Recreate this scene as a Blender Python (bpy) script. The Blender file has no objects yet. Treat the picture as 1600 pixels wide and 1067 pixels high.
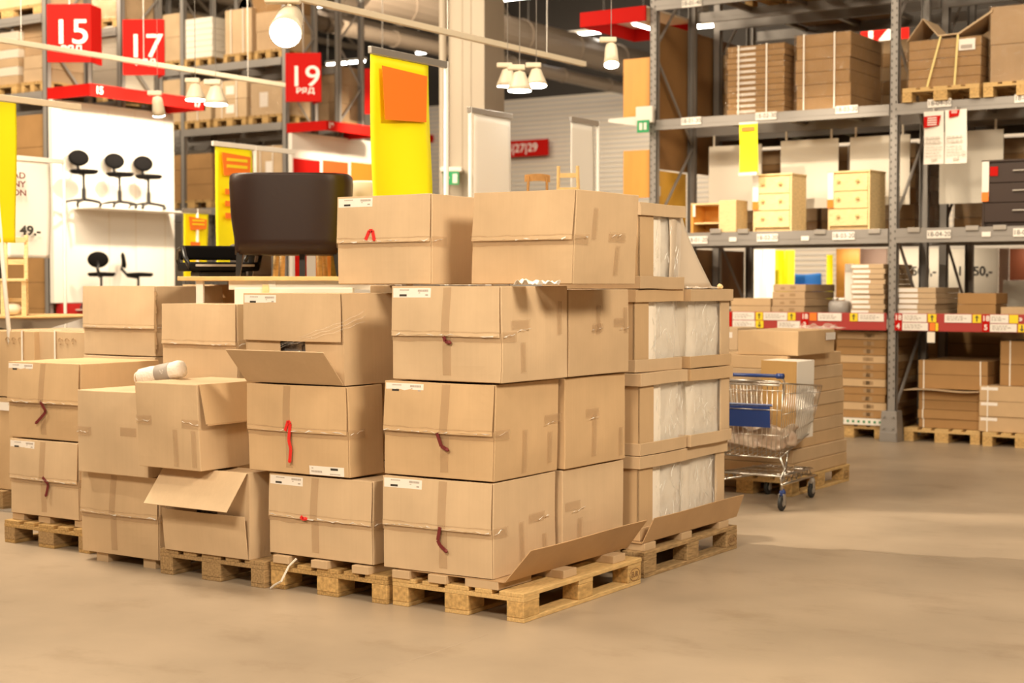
import bpy, bmesh, math, random
from mathutils import Vector, Matrix, noise

# ------------------------------------------------------------------ camera, world, lights, exposure
SC = bpy.context.scene
COL = SC.collection
FPX, CH, PIT, YAW = 2400.0, 1.64, math.radians(2.09), math.radians(33.7)
cam_d = bpy.data.cameras.new('camera'); cam = bpy.data.objects.new('camera', cam_d); COL.objects.link(cam)
cam.location = (0, 0, CH); cam.rotation_euler = (math.pi/2 - PIT, 0, YAW)
cam_d.sensor_width = 36; cam_d.lens = FPX/1600*36; cam_d.clip_end = 200
cam_d.dof.use_dof = True; cam_d.dof.focus_distance = 7.8; cam_d.dof.aperture_fstop = 2.6
SC.camera = cam
SC.view_settings.view_transform = 'Standard'; SC.view_settings.look = 'None'
SC.view_settings.gamma = 1; SC.view_settings.use_curve_mapping = False
SC.view_settings.exposure = -0.10
SC.cycles.use_denoising = True
SC.cycles.max_bounces = 6; SC.cycles.transparent_max_bounces = 12
SC.cycles.sample_clamp_indirect = 6; SC.cycles.caustics_reflective = False; SC.cycles.caustics_refractive = False

W = bpy.data.worlds.new('world'); SC.world = W; W.use_nodes = True
W.node_tree.nodes['Background'].inputs[0].default_value = (1.0, 0.74, 0.47, 1)
W.node_tree.nodes['Background'].inputs[1].default_value = 0.30

def lamp(kind, name, loc, energy, col=(1, .87, .70), target=None, size=1.0, sizey=None, spot=None, blend=.5):
    d = bpy.data.lights.new(name, kind); d.energy = energy; d.color = col
    if kind == 'AREA':
        d.size = size
        if sizey: d.shape = 'RECTANGLE'; d.size_y = sizey
    else:
        d.shadow_soft_size = size
    if kind == 'SPOT': d.spot_size = math.radians(spot); d.spot_blend = blend
    o = bpy.data.objects.new(name, d); COL.objects.link(o); o.location = loc
    if target is not None:
        o.rotation_euler = (Vector(target) - Vector(loc)).to_track_quat('-Z', 'Y').to_euler()
    return o
# ceiling lamps over the aisle the camera stands in (rows of tubes) and the shop's spotlights, plus added fill lights
WARM = (1, .84, .62)
lamp('AREA', 'aisle_light', (-3.2, -0.3, 5.4), 520, WARM, (-5.0, 6.5, 0.9), 2.2, 1.2)
lamp('AREA', 'aisle_light_right', (1.2, 5.0, 5.4), 560, WARM, (-3.8, 7.6, 0.6), 2.4, 1.2)
lamp('AREA', 'aisle_light_far', (-3.4, 11.6, 7.2), 260, WARM, (-4.4, 14.4, 0), 4.0, 1.2)
lamp('AREA', 'market_light_left', (-9.5, 6.4, 6.6), 620, WARM, (-8.6, 8.2, 0.5), 3.0, 1.5)
lamp('AREA', 'market_light_back', (-12.6, 11.5, 6.2), 620, WARM, (-15.5, 15.5, 1.6), 4.0, 2.0)
lamp('AREA', 'hall_light_back', (-14.0, 22.0, 7.4), 1500, WARM, (-14, 32, 2), 8.0, 3.0)
lamp('AREA', 'roof_fill_up', (-16.0, 21.0, 6.4), 420, WARM, (-16, 24, 9), 8.0, 4.0)  # added fill aimed upwards to lift the dark roof, not a hall lamp
lamp('AREA', 'rack_fill_left', (-19.5, 13.6, 7.6), 520, WARM, (-20.0, 19, 5.3), 4.0, 1.5)  # added fill brightening the upper loads of aisle nineteen
lamp('AREA', 'rack_fill_fifteen', (-17.2, 10.4, 7.2), 260, WARM, (-18.2, 14.2, 5.2), 3.0, 1.0)  # added fill brightening the loads of aisle fifteen
lamp('SPOT', 'spot_beam_floor', (-9.3, 7.6, 4.9), 2100, WARM, (-3.3, 9.85, 0), .03, None, 17, .35)
lamp('AREA', 'roof_fill_up_right', (-9.0, 23.0, 6.4), 300, WARM, (-10, 25, 9), 6.0, 4.0)  # added fill carrying the upward roof light further right
lamp('SPOT', 'spot_beam_left', (-9.3, 4.2, 5.2), 620, WARM, (-7.6, 7.3, 1.0), .06, None, 44, .8)
lamp('SPOT', 'spot_beam_front', (-7.8, 1.2, 4.6), 420, WARM, (-4.9, 6.4, 1.0), .05, None, 34, .9)
lamp('SPOT', 'spot_beam_chair', (-8.6, 6.2, 4.6), 150, WARM, (-8.3, 9.3, 1.9), .08, None, 50, .8)
lamp('SPOT', 'spot_beam_yellow', (-9.6, 5.8, 4.2), 1000, WARM, (-6.4, 8.2, 2.6), .06, None, 30, .8)
for wx, wz, we in ((-7.6, 3.4, 190), (-6.4, 3.4, 240), (-4.4, 3.3, 90)):
    lamp('SPOT', 'spot_beam_shelf', (wx + .2, 13.2, wz + 1.0), we*1.7, WARM, (wx, 15.9, 2.6), .05, None, 42, .8)
for wy in (14.5, 15.8):
    lamp('SPOT', 'spot_beam_wall', (-14.3, wy - .2, 4.5), 640, WARM, (-17.0, wy + .1, 3.3), .08, None, 70, .9)
lamp('SPOT', 'spot_beam_wall', (-14.6, 19.4, 4.7), 700, WARM, (-17.0, 20.2, 3.7), .08, None, 60, .9)

# ------------------------------------------------------------------ measuring helpers (photo pixels -> metres)
_cy, _sy, _cp, _sp = math.cos(YAW), math.sin(YAW), math.cos(PIT), math.sin(PIT)
FW = Vector((-_sy*_cp, _cy*_cp, -_sp)); RT = Vector((_cy, _sy, 0)); UP = Vector((-_sy*_sp, _cy*_sp, _cp))
CAM = Vector((0, 0, CH))
def ray(u, v): return FW + RT*((u-800)/FPX) + UP*((533.5-v)/FPX)
def PZ(u, v, z=0): r = ray(u, v); return CAM + r*((z-CH)/r.z)
def PY(u, v, Y): r = ray(u, v); return CAM + r*(Y/r.y)
def PX(u, v, X): r = ray(u, v); return CAM + r*(X/r.x)
def PD(u, v, d): return CAM + ray(u, v)*d
def zat(x, y, u, v):
    r = ray(u, v); return CH + r.z*math.hypot(x, y)/math.hypot(r.x, r.y)
def fit(xl, xc, xr, Y, yaw=0.0, v=446, d=None, w=None):
    """near corner on plane Y seen at column xc; width to column xl, depth to column xr"""
    C = PY(xc, v, Y); c, s = math.cos(yaw), math.sin(yaw)
    if w is None:
        a = ray(xl, v); w = (a.x*C.y - a.y*C.x)/(a.x*s - a.y*c)
    if d is None:
        a = ray(xr, v); d = (a.y*C.x - a.x*C.y)/(a.x*c + a.y*s)
    return C.x, C.y, w, d

# ------------------------------------------------------------------ materials
MATS = {}
def mat(name, col, rough=.6, metal=0.0, nscale=0, namt=0.0, nstretch=(1, 1, 1), bump=0.0, bscale=30, bstretch=(1, 1, 1),
        emis=0.0, alpha=1.0, spec=.5, col2=None, coat=0.0, trans=0.0, bdist=.01, detail=4):
    m = bpy.data.materials.new(name); m.use_nodes = True; nt = m.node_tree; N = nt.nodes; L = nt.links
    b = N['Principled BSDF']; b.inputs['Base Color'].default_value = (*col, 1); b.inputs['Roughness'].default_value = rough
    b.inputs['Metallic'].default_value = metal; b.inputs['Specular IOR Level'].default_value = spec
    b.inputs['Alpha'].default_value = alpha; b.inputs['Coat Weight'].default_value = coat
    b.inputs['Transmission Weight'].default_value = trans
    if emis: b.inputs['Emission Color'].default_value = (*col, 1); b.inputs['Emission Strength'].default_value = emis
    if nscale or bump: tc = N.new('ShaderNodeTexCoord')
    if nscale:
        mp = N.new('ShaderNodeMapping'); mp.inputs['Scale'].default_value = nstretch; L.new(tc.outputs['Object'], mp.inputs[0])
        n = N.new('ShaderNodeTexNoise'); n.inputs['Scale'].default_value = nscale; n.inputs['Detail'].default_value = detail
        L.new(mp.outputs[0], n.inputs[0])
        r = N.new('ShaderNodeValToRGB'); r.color_ramp.elements[0].position = .32; r.color_ramp.elements[1].position = .68
        c2 = col2 or tuple(max(0, c*(1-namt)) for c in col)
        r.color_ramp.elements[0].color = (*c2, 1); r.color_ramp.elements[1].color = (*[min(1, c*(1+namt*.4)) for c in col], 1)
        L.new(n.outputs[0], r.inputs[0]); L.new(r.outputs[0], b.inputs['Base Color'])
    if bump:
        mp = N.new('ShaderNodeMapping'); mp.inputs['Scale'].default_value = bstretch; L.new(tc.outputs['Object'], mp.inputs[0])
        n = N.new('ShaderNodeTexNoise'); n.inputs['Scale'].default_value = bscale; n.inputs['Detail'].default_value = 3
        L.new(mp.outputs[0], n.inputs[0])
        bp = N.new('ShaderNodeBump'); bp.inputs['Strength'].default_value = bump; bp.inputs['Distance'].default_value = bdist
        L.new(n.outputs[0], bp.inputs['Height']); L.new(bp.outputs[0], b.inputs['Normal'])
    MATS[name] = m; return m

def cardboard(name, col, amt=.13):
    """kraft board: mottled, with the fluting showing as fine upright lines"""
    m = mat(name, col, rough=.72, nscale=2.2, namt=amt, spec=.25)
    nt = m.node_tree; N = nt.nodes; L = nt.links; b = N['Principled BSDF']
    tc = N.new('ShaderNodeTexCoord')
    mp = N.new('ShaderNodeMapping'); mp.inputs['Scale'].default_value = (60, 60, 1.2); L.new(tc.outputs['Object'], mp.inputs[0])
    n = N.new('ShaderNodeTexNoise'); n.inputs['Scale'].default_value = 1.0; n.inputs['Detail'].default_value = 2; L.new(mp.outputs[0], n.inputs[0])
    bp = N.new('ShaderNodeBump'); bp.inputs['Strength'].default_value = .35; bp.inputs['Distance'].default_value = .002
    L.new(n.outputs[0], bp.inputs['Height']); L.new(bp.outputs[0], b.inputs['Normal'])
    # faint streaks in the print-free kraft liner
    src = b.inputs['Base Color'].links[0].from_socket
    mx = N.new('ShaderNodeMixRGB'); mx.blend_type = 'MULTIPLY'; mx.inputs[0].default_value = 1
    r = N.new('ShaderNodeValToRGB'); r.color_ramp.elements[0].color = (.955, .95, .94, 1); r.color_ramp.elements[1].color = (1.02, 1.02, 1.02, 1)
    L.new(n.outputs[0], r.inputs[0]); L.new(src, mx.inputs[1]); L.new(r.outputs[0], mx.inputs[2]); L.new(mx.outputs[0], b.inputs['Base Color'])
    return m
KB = [cardboard('kraft_board', (.60, .43, .265)), cardboard('kraft_board_light', (.64, .47, .30)),
      cardboard('kraft_board_warm', (.61, .42, .24)), cardboard('kraft_board_dull', (.54, .37, .22))]
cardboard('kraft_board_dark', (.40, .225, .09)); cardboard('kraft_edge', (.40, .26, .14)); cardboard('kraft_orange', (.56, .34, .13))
cardboard('kraft_rack', (.44, .255, .11)); cardboard('kraft_inside', (.50, .32, .17))
mat('packing_tape_film', (.53, .36, .21), rough=.22, alpha=.17, bump=.35, bscale=26, spec=.7, bdist=.01)
mat('film_glint', (1.0, .98, .95), rough=.12, alpha=.85, spec=1.0)  # near-opaque white: sparkle of the clear film put into its colour
mat('clear_film', (.95, .90, .84), rough=.08, alpha=.10, bump=1.0, bscale=11, bstretch=(1.4, 1.4, .6), spec=.8, bdist=.04)
mat('milky_film', (1.0, .95, .88), rough=.16, alpha=.26, bump=.5, bscale=7, spec=.9, bdist=.03)
mat('foam_white', (.95, .88, .78), rough=.8)
mat('foam_sheet', (.72, .60, .47), rough=.6, alpha=.93)
mat('label_white', (.86, .80, .74), rough=.5); mat('print_black', (.04, .035, .03), rough=.6); mat('print_grey', (.42, .36, .32), rough=.6)
mat('floor_joint', (.36, .28, .20), rough=.7); mat('print_faint', (.62, .56, .50), rough=.6); mat('pencil', (.33, .22, .13), rough=.8)
mat('ribbon_red', (.72, .02, .015), rough=.55); mat('ribbon_dark', (.15, .014, .014), rough=.6)
def wood(name, col, amt=.3, st=(1, 1, 1)): return mat(name, col, rough=.7, nscale=15, namt=amt, nstretch=st, bump=.3, bscale=40, bdist=.004, spec=.3)
wood('pallet_fresh', (.66, .44, .19), .22, (6, 1, 6)); wood('pallet_block', (.60, .38, .15), .35, (3, 1, 3)); wood('pallet_old', (.40, .26, .125), .4, (6, 1, 6))
wood('pallet_mid', (.50, .315, .125), .4, (6, 1, 6)); wood('pine', (.86, .64, .33), .16, (1, 1, 5)); wood('pine_knobs', (.74, .50, .22), .1)
wood('birch_top', (.72, .46, .20), .12); wood('teak', (.52, .27, .09), .2)
mat('stamp_burn', (.22, .12, .05), rough=.8)
fm = mat('floor_concrete', (.40, .315, .23), rough=.38, nscale=.8, namt=.22, bump=.12, bscale=9, spec=.35, bdist=.004, detail=10)
_n = fm.node_tree.nodes; _l = fm.node_tree.links; _b = _n['Principled BSDF']; _src = _b.inputs['Base Color'].links[0].from_socket
_tc = _n.new('ShaderNodeTexCoord'); _mp = _n.new('ShaderNodeMapping'); _mp.inputs['Scale'].default_value = (1.8, 2.6, 1); _l.new(_tc.outputs['Object'], _mp.inputs[0])
_no = _n.new('ShaderNodeTexNoise'); _no.inputs['Scale'].default_value = .8; _no.inputs['Detail'].default_value = 12; _no.inputs['Roughness'].default_value = .68; _l.new(_mp.outputs[0], _no.inputs[0])
_r = _n.new('ShaderNodeValToRGB'); _e = _r.color_ramp.elements; _e[0].position = .30; _e[0].color = (.78, .75, .72, 1); _e[1].position = .46; _e[1].color = (.96, .96, .96, 1)
_k = _e.new(.66); _k.color = (1.0, 1.0, 1.0, 1); _k = _e.new(.72); _k.color = (1.16, 1.16, 1.15, 1); _l.new(_no.outputs[0], _r.inputs[0])
_mx = _n.new('ShaderNodeMixRGB'); _mx.blend_type = 'MULTIPLY'; _mx.inputs[0].default_value = 1; _l.new(_src, _mx.inputs[1]); _l.new(_r.outputs[0], _mx.inputs[2]); _l.new(_mx.outputs[0], _b.inputs['Base Color'])
mat('rack_grey', (.30, .275, .255), rough=.45, metal=.25); mat('rack_dark', (.07, .06, .055), rough=.6)
mat('galvanised', (.48, .44, .40), rough=.35, metal=.6); mat('chrome', (.66, .62, .57), rough=.28, metal=1.0)
mat('white_paint', (.84, .79, .72), rough=.5); mat('cream_paint', (.74, .62, .46), rough=.5); mat('panel_white', (.84, .77, .66), rough=.6)
mat('red_sign', (.50, .006, .003), rough=.7, spec=.15); mat('red_deep', (.45, .01, .01), rough=.5); mat('red_rail', (.42, .05, .045), rough=.35)
mat('orange_print', (.95, .22, .02), rough=.5); mat('yellow_fabric', (1.0, .88, .0), rough=.6); mat('yellow_tag', (.92, .68, .02), rough=.5)
mat('orange_panel', (.78, .36, .07), rough=.45, nscale=1.5, namt=.12, nstretch=(4, 4, .5)); mat('brown_panel', (.33, .17, .06), rough=.55, nscale=1.5, namt=.15)
mat('yellow_panel', (.85, .47, .06), rough=.45)
mat('leather_dark', (.022, .009, .006), rough=.42, spec=.3, bump=.15, bscale=60, bdist=.002); mat('fabric_black', (.008, .007, .007), rough=.8, spec=.1); mat('plastic_black', (.015, .014, .015), rough=.35)
mat('leather_cream', (.80, .68, .52), rough=.5); mat('lacquer_brown', (.045, .026, .02), rough=.35)
mat('blue_plastic', (.018, .045, .19), rough=.35); mat('blue_fabric', (.03, .20, .62), rough=.5)
mat('rubber', (.02, .02, .02), rough=.6); mat('towel', (.82, .74, .66), rough=.95, bump=.6, bscale=90); mat('towel_band', (.38, .33, .29), rough=.6)
mat('tube_glow', (1.0, .97, .90), emis=22); mat('bulb_glow', (1.0, .93, .80), emis=26); mat('green_sign', (.02, .30, .10), emis=.25)
mat('lamp_body', (.80, .70, .54), rough=.4)
mat('ceiling_deck', (.26, .205, .15), rough=.8, nscale=2, namt=.1); mat('truss_steel', (.24, .195, .15), rough=.6); mat('duct_metal', (.15, .115, .085), rough=.4, metal=.35)
mat('wall_metal', (.74, .66, .56), rough=.55); mat('wall_plain', (.62, .58, .54), rough=.7); mat('wall_dark', (.05, .042, .036), rough=.8)
mat('concrete_column', (.45, .38, .295), rough=.7, nscale=1.2, namt=.12, nstretch=(1, 1, .3))
mat('strap_white', (.85, .80, .72), rough=.5); mat('strap_yellow', (.78, .62, .25), rough=.5)
mat('wrap_film', (.34, .22, .12), rough=.12, alpha=.20, bump=1.0, bscale=5, bstretch=(1, 1, 2.2), spec=1.0, bdist=.05)
mat('glass_grey', (.35, .32, .30), rough=.3); mat('paper_crumple', (.88, .83, .77), rough=.7); mat('gasket_green', (.03, .25, .10), rough=.5)
mat('pink_board', (.62, .45, .38), rough=.6); mat('rust_board', (.22, .06, .025), rough=.5)
M = MATS

# ------------------------------------------------------------------ mesh helpers
class MB:
    def __init__(s): s.v = []; s.f = []; s.mi = []
    def add(s, vs, fs, mi=0, X=None):
        o = len(s.v); s.v += [(X @ Vector(p)) if X is not None else Vector(p) for p in vs]
        s.f += [tuple(o+i for i in f) for f in fs]; s.mi += [mi]*len(fs); return s
    def box(s, x0, x1, y0, y1, z0, z1, mi=0, X=None):
        vs = [(x, y, z) for z in (z0, z1) for y in (y0, y1) for x in (x0, x1)]
        return s.add(vs, [(0, 2, 3, 1), (4, 5, 7, 6), (0, 1, 5, 4), (2, 6, 7, 3), (0, 4, 6, 2), (1, 3, 7, 5)], mi, X)
    def hexa(s, q, mi=0, X=None):  # q: 4 bottom + 4 top points, same order
        return s.add(q, [(3, 2, 1, 0), (4, 5, 6, 7), (0, 1, 5, 4), (1, 2, 6, 5), (2, 3, 7, 6), (3, 0, 4, 7)], mi, X)
    def slab(s, O, U, V, t, nu=6, nv=6, mi=0, X=None):
        """thin solid panel from O spanned by U and V, thickness vector t"""
        O, U, V, t = map(Vector, (O, U, V, t)); vs = []
        for k in (0, 1):
            for j in range(nv+1):
                for i in range(nu+1): vs.append(O + U*(i/nu) + V*(j/nv) + t*k)
        n = (nu+1)*(nv+1); g = lambda i, j, k: k*n + j*(nu+1) + i; fs = []
        for j in range(nv):
            for i in range(nu):
                fs.append((g(i, j, 0), g(i, j+1, 0), g(i+1, j+1, 0), g(i+1, j, 0)))
                fs.append((g(i, j, 1), g(i+1, j, 1), g(i+1, j+1, 1), g(i, j+1, 1)))
        for i in range(nu):
            fs.append((g(i, 0, 0), g(i+1, 0, 0), g(i+1, 0, 1), g(i, 0, 1))); fs.append((g(i, nv, 1), g(i+1, nv, 1), g(i+1, nv, 0), g(i, nv, 0)))
        for j in range(nv):
            fs.append((g(0, j, 1), g(0, j+1, 1), g(0, j+1, 0), g(0, j, 0))); fs.append((g(nu, j, 0), g(nu, j+1, 0), g(nu, j+1, 1), g(nu, j, 1)))
        return s.add(vs, fs, mi, X)
    def gbox(s, x0, x1, y0, y1, z0, z1, n=6, mi=0):
        bm = bmesh.new(); bmesh.ops.create_cube(bm, size=1)
        for v in bm.verts: v.co = Vector((x0+(x1-x0)*(v.co.x+.5), y0+(y1-y0)*(v.co.y+.5), z0+(z1-z0)*(v.co.z+.5)))
        bmesh.ops.subdivide_edges(bm, edges=bm.edges[:], cuts=n, use_grid_fill=True)
        bm.verts.index_update(); s.add([v.co.copy() for v in bm.verts], [[v.index for v in f.verts] for f in bm.faces], mi); bm.free(); return s
    def tube(s, pts, r, n=8, mi=0, X=None, closed=False):
        pts = [Vector(p) for p in pts]; rs = r if isinstance(r, (list, tuple)) else [r]*len(pts)
        vs = []; m = len(pts)
        for i, p in enumerate(pts):
            if closed: d = pts[(i+1) % m] - pts[i-1]
            else: d = pts[min(i+1, m-1)] - pts[max(i-1, 0)]
            d = d.normalized() if d.length else Vector((0, 0, 1))
            a = d.cross(Vector((0, 0, 1))) if abs(d.z) < .95 else d.cross(Vector((1, 0, 0)))
            a.normalize(); b = d.cross(a)
            for k in range(n):
                t = 2*math.pi*k/n; vs.append(p + (a*math.cos(t) + b*math.sin(t))*rs[i])
        fs = []
        for i in range(m if closed else m-1):
            for k in range(n):
                i2 = (i+1) % m; fs.append((i*n+k, i*n+(k+1) % n, i2*n+(k+1) % n, i2*n+k))
        if not closed: fs += [tuple(range(n))[::-1], tuple((m-1)*n+k for k in range(n))]
        return s.add(vs, fs, mi, X)
    def lathe(s, prof, n=20, mi=0, X=None):
        vs = [(r*math.cos(2*math.pi*k/n), r*math.sin(2*math.pi*k/n), z) for r, z in prof for k in range(n)]; fs = []
        for i in range(len(prof)-1):
            for k in range(n): fs.append((i*n+k, i*n+(k+1) % n, (i+1)*n+(k+1) % n, (i+1)*n+k))
        fs += [tuple(range(n))[::-1], tuple((len(prof)-1)*n+k for k in range(n))]
        return s.add(vs, fs, mi, X)
    def prism(s, poly, y0, y1, mi=0, X=None):  # polygon in xz, extruded along y
        n = len(poly); vs = [(x, y0, z) for x, z in poly] + [(x, y1, z) for x, z in poly]
        return s.add(vs, [tuple(range(n)), tuple(range(2*n-1, n-1, -1))] + [(i, i+n, (i+1) % n+n, (i+1) % n) for i in range(n)], mi, X)
    def warp(s, fn): s.v = [Vector(fn(v)) for v in s.v]; return s
    def build(s, name, mats, parent=None, bevel=0, smooth=False, loc=None, rot=None, seg=2):
        if not isinstance(mats, (list, tuple)): mats = [mats]
        me = bpy.data.meshes.new(name); me.from_pydata([tuple(v) for v in s.v], [], s.f)
        for m in mats: me.materials.append(M[m] if isinstance(m, str) else m)
        me.polygons.foreach_set('material_index', s.mi)
        bm = bmesh.new(); bm.from_mesh(me); bmesh.ops.recalc_face_normals(bm, faces=bm.faces[:]); bm.to_mesh(me); bm.free()
        if smooth: me.polygons.foreach_set('use_smooth', [True]*len(me.polygons))
        me.update(); o = bpy.data.objects.new(name, me); COL.objects.link(o)
        if parent is not None: o.parent = parent
        if loc is not None: o.location = loc
        if rot is not None: o.rotation_euler = rot
        if bevel:
            b = o.modifiers.new('bevel', 'BEVEL'); b.width = bevel; b.segments = seg; b.limit_method = 'ANGLE'; b.angle_limit = math.radians(50)
        return o
def tag(o, label, cat, group=None):
    o['label'] = label; o['category'] = cat
    if group: o['group'] = group
    return o
def thing(name, label, cat, loc=(0, 0, 0), rz=0.0, group=None, rot=None):
    o = bpy.data.objects.new(name, None); COL.objects.link(o); o.empty_display_size = .1
    o.location = loc; o.rotation_euler = rot if rot else (0, 0, rz); return tag(o, label, cat, group)
def struct(name, mb, mats, **k):
    o = mb.build(name, mats, **k); o['kind'] = 'structure'; return o
def dup(o, parent=None, loc=None, rz=None, label=None, group=None):
    c = o.copy(); COL.objects.link(c)
    if parent is not None: c.parent = parent
    for ch in o.children: dup(ch, c)
    if loc is not None: c.location = loc
    if rz is not None: c.rotation_euler = (0, 0, rz)
    if label: c['label'] = label
    if group: c['group'] = group
    return c
_tcache = {}
def text(name, s, size, m, parent=None, loc=(0, 0, 0), rot=(math.pi/2, 0, 0), ext=.001, off=0.0, align='CENTER', sx=1.0):
    k = (s, size, m, ext, off, align)
    if k not in _tcache:
        cu = bpy.data.curves.new(name, 'FONT'); cu.body = s; cu.size = size; cu.extrude = ext; cu.offset = off; cu.align_x = align; cu.align_y = 'CENTER'
        to = bpy.data.objects.new('tmp', cu); COL.objects.link(to)
        me = bpy.data.meshes.new_from_object(to.evaluated_get(bpy.context.evaluated_depsgraph_get()))
        bpy.data.objects.remove(to); me.materials.clear(); me.materials.append(M[m]); _tcache[k] = me
    o = bpy.data.objects.new(name, _tcache[k]); COL.objects.link(o); o.location = loc; o.rotation_euler = rot; o.scale = (sx, 1, 1)
    if parent is not None: o.parent = parent
    return o
def rnd(seed): return random.Random(seed)

# ------------------------------------------------------------------ setting: floor, ceiling, walls
struct('floor', MB().box(-60, 30, -12, 60, -.1, 0), 'floor_concrete')

ja, jb = PZ(700, 1012), PZ(1200, 846)
struct('trim_5', MB().box(ja.x-.003, ja.x+.003, -6, 5.9, -.004, .0006), 'floor_joint'); struct('trim_6', MB().box(-3.5, 12, jb.y-.004, jb.y+.004, -.004, .0006), 'floor_joint')

# ------------------------------------------------------------------ pallets
def make_pallet(label, loc, rz=0, top='pallet_fresh', blk='pallet_block', seed=1, group=None, stamp=True, name='wooden_pallet'):
    """EUR pallet .8 (x, leftwards) by 1.2 (y), origin at its near right bottom corner"""
    R = rnd(seed); p = thing(name, label, 'pallet', loc, rz, group)
    for x0, w in ((-.8, .145), (-.6125, .1), (-.4725, .145), (-.2875, .1), (-.145, .145)):
        MB().box(x0, x0+w, 0, 1.2, .122, .144).build('deck_board', top, p, bevel=.003, rot=(R.uniform(-.001, .001), 0, R.uniform(-.004, .004)))
    for y0 in (0, .5275, 1.055): MB().box(-.8, 0, y0, y0+.145, .1, .122).build('stringer_board', top, p, bevel=.002)
    for x0, w in ((-.8, .1), (-.4725, .145), (-.1, .1)):
        MB().box(x0, x0+w, .002, 1.198, 0, .022).build('bottom_board', top, p, bevel=.003)
        for y0 in (0, .5275, 1.055): MB().box(x0, x0+w, y0, y0+.145, .022, .1).build('block', blk, p, bevel=.004)
    if stamp:
        for x, y, rt in ((.0007, 1.1275, (math.pi/2, 0, math.pi/2)),):
            e = MB(); e.tube([(x, y+.055*math.cos(t), .061+.034*math.sin(t)) for t in [2*math.pi*i/20 for i in range(20)]], .002, 5, closed=True)
            e.build('stamp_ring', 'stamp_burn', p); text('stamp_letters', 'EUR', .042, 'stamp_burn', p, (x, y, .061), rt, .0006, .0008)
    return p
P1 = make_pallet('fresh yellow wooden pallet at the front corner of the carton stacks', (-4.06, 6.19, 0), .012, 'pallet_fresh', 'pallet_block', 1)
PB = make_pallet('stained wooden pallet second from the front corner with a white strap end', (-4.885, 6.165, 0), 0, 'pallet_mid', 'pallet_block', 2, stamp=False)
PC = make_pallet('old brown wooden pallet under the open-flapped carton', (-5.70, 6.13, 0), 0, 'pallet_old', 'pallet_old', 3, stamp=False)
PE = make_pallet('worn wooden pallet farthest left under the two taped cartons', (-7.325, 6.33, 0), 0, 'pallet_mid', 'pallet_old', 4, stamp=False)
P2 = make_pallet('greyish wooden pallet under the film-wrapped chair packs', (-4.125, 7.52, 0), 0, 'pallet_old', 'pallet_old', 5)

# ------------------------------------------------------------------ cartons
def warper(seed, w, d, h, bulge=.007, amp=.0065, lean=(0, 0)):
    off = Vector((seed*3.1, seed*1.7, seed*.9))
    def fn(p):
        n = noise.noise_vector(p*3.2 + off)*amp*1.6
        ux = (p.x/w+.5)*2; uy = (p.y/d-.5)*2; uz = (p.z/h-.5)*2
        cx = max(-1, min(1, ux)); cy2 = max(-1, min(1, uy)); cz = max(-1, min(1, uz))
        q = Vector(p)
        if abs(ux) > .9: q.x += math.copysign(bulge*(1-cy2*cy2)*(1-cz*cz), ux)
        if abs(uy) > .9: q.y += math.copysign(bulge*(1-cx*cx)*(1-cz*cz), uy)
        if uz > .9: q.z -= bulge*1.2*(1-cx*cx)*(1-cy2*cy2)
        n.z *= .35
        f = max(0, min(1, p.z/h)); q.x += lean[0]*f; q.y += lean[1]*f
        return q + n*min(1, f*4+.3)
    return fn
def sticker(parent, x, z, y, fn, w=.235, hh=.047, flip=False, lab=None):
    m = MB(); m.slab((x, y, z-hh), (w, 0, 0), (0, 0, hh), (0, -.0012, 0), 4, 2, 0)
    def pr(a, b, c, d, mi): m.slab((x+a*w, y-.0012, z-hh+c*hh), ((b-a)*w, 0, 0), (0, 0, (d-c)*hh), (0, -.0008, 0), 3, 1, mi)
    if not flip:
        pr(.17, .36, .12, .34, 1)
        R = rnd(int(abs(x)*1000)); q = .18
        while q < .42: s = R.uniform(.012, .028); pr(q, q+s, .74, .86, 2); q += s+.012
        q = .66
        while q < .94: s = R.uniform(.01, .026); pr(q, q+s, .62, .84, 2); q += s+.01
        pr(.68, .72, .44, .52, 2); pr(.86, .93, .2, .34, 2)
    else:
        pr(.62, .83, .62, .86, 1); q = .06
        while q < .35: pr(q, q+.02, .28, .5, 2); q += .032
        q = .6
        while q < .88: pr(q, q+.02, .14, .24, 2); q += .03
        pr(.07, .12, .7, .8, 2)
    m.warp(fn); o = m.build('shipping_label', ['label_white', 'print_black', 'print_grey'], parent)
    if lab: o['label'] = lab
    return o
def crinkle(parent, o, v, fn, seed, n, nrm):
    """small glossy folds of the tape film standing off the board, coloured white as glints"""
    R = rnd(seed*13+5); m = MB(); o = Vector(o); v = Vector(v); nn = Vector(nrm); u = v.normalized()
    pts = []
    for i in range(n+1): pts.append((o + v*(i/n) + Vector((0, 0, R.uniform(-.006, .006))), R.uniform(.0012, .0042) if R.random() < .42 else .0002))
    for (a, ra), (b, rb) in zip(pts[:-1], pts[1:]):
        if R.random() < .4: ra = rb = .0001
        p0, p1 = a, b; q0 = Vector((0, 0, ra)); q1 = Vector((0, 0, rb)); k = nn*R.uniform(.001, .004)
        m.hexa([p0-q0, p1-q1, p1-q1+k*.3, p0-q0+k*.3, p0+q0+k, p1+q1, p1+q1+k, p0+q0+k*1.6])
    return m.warp(fn).build('tape_fold_glint', 'film_glint', parent)
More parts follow.
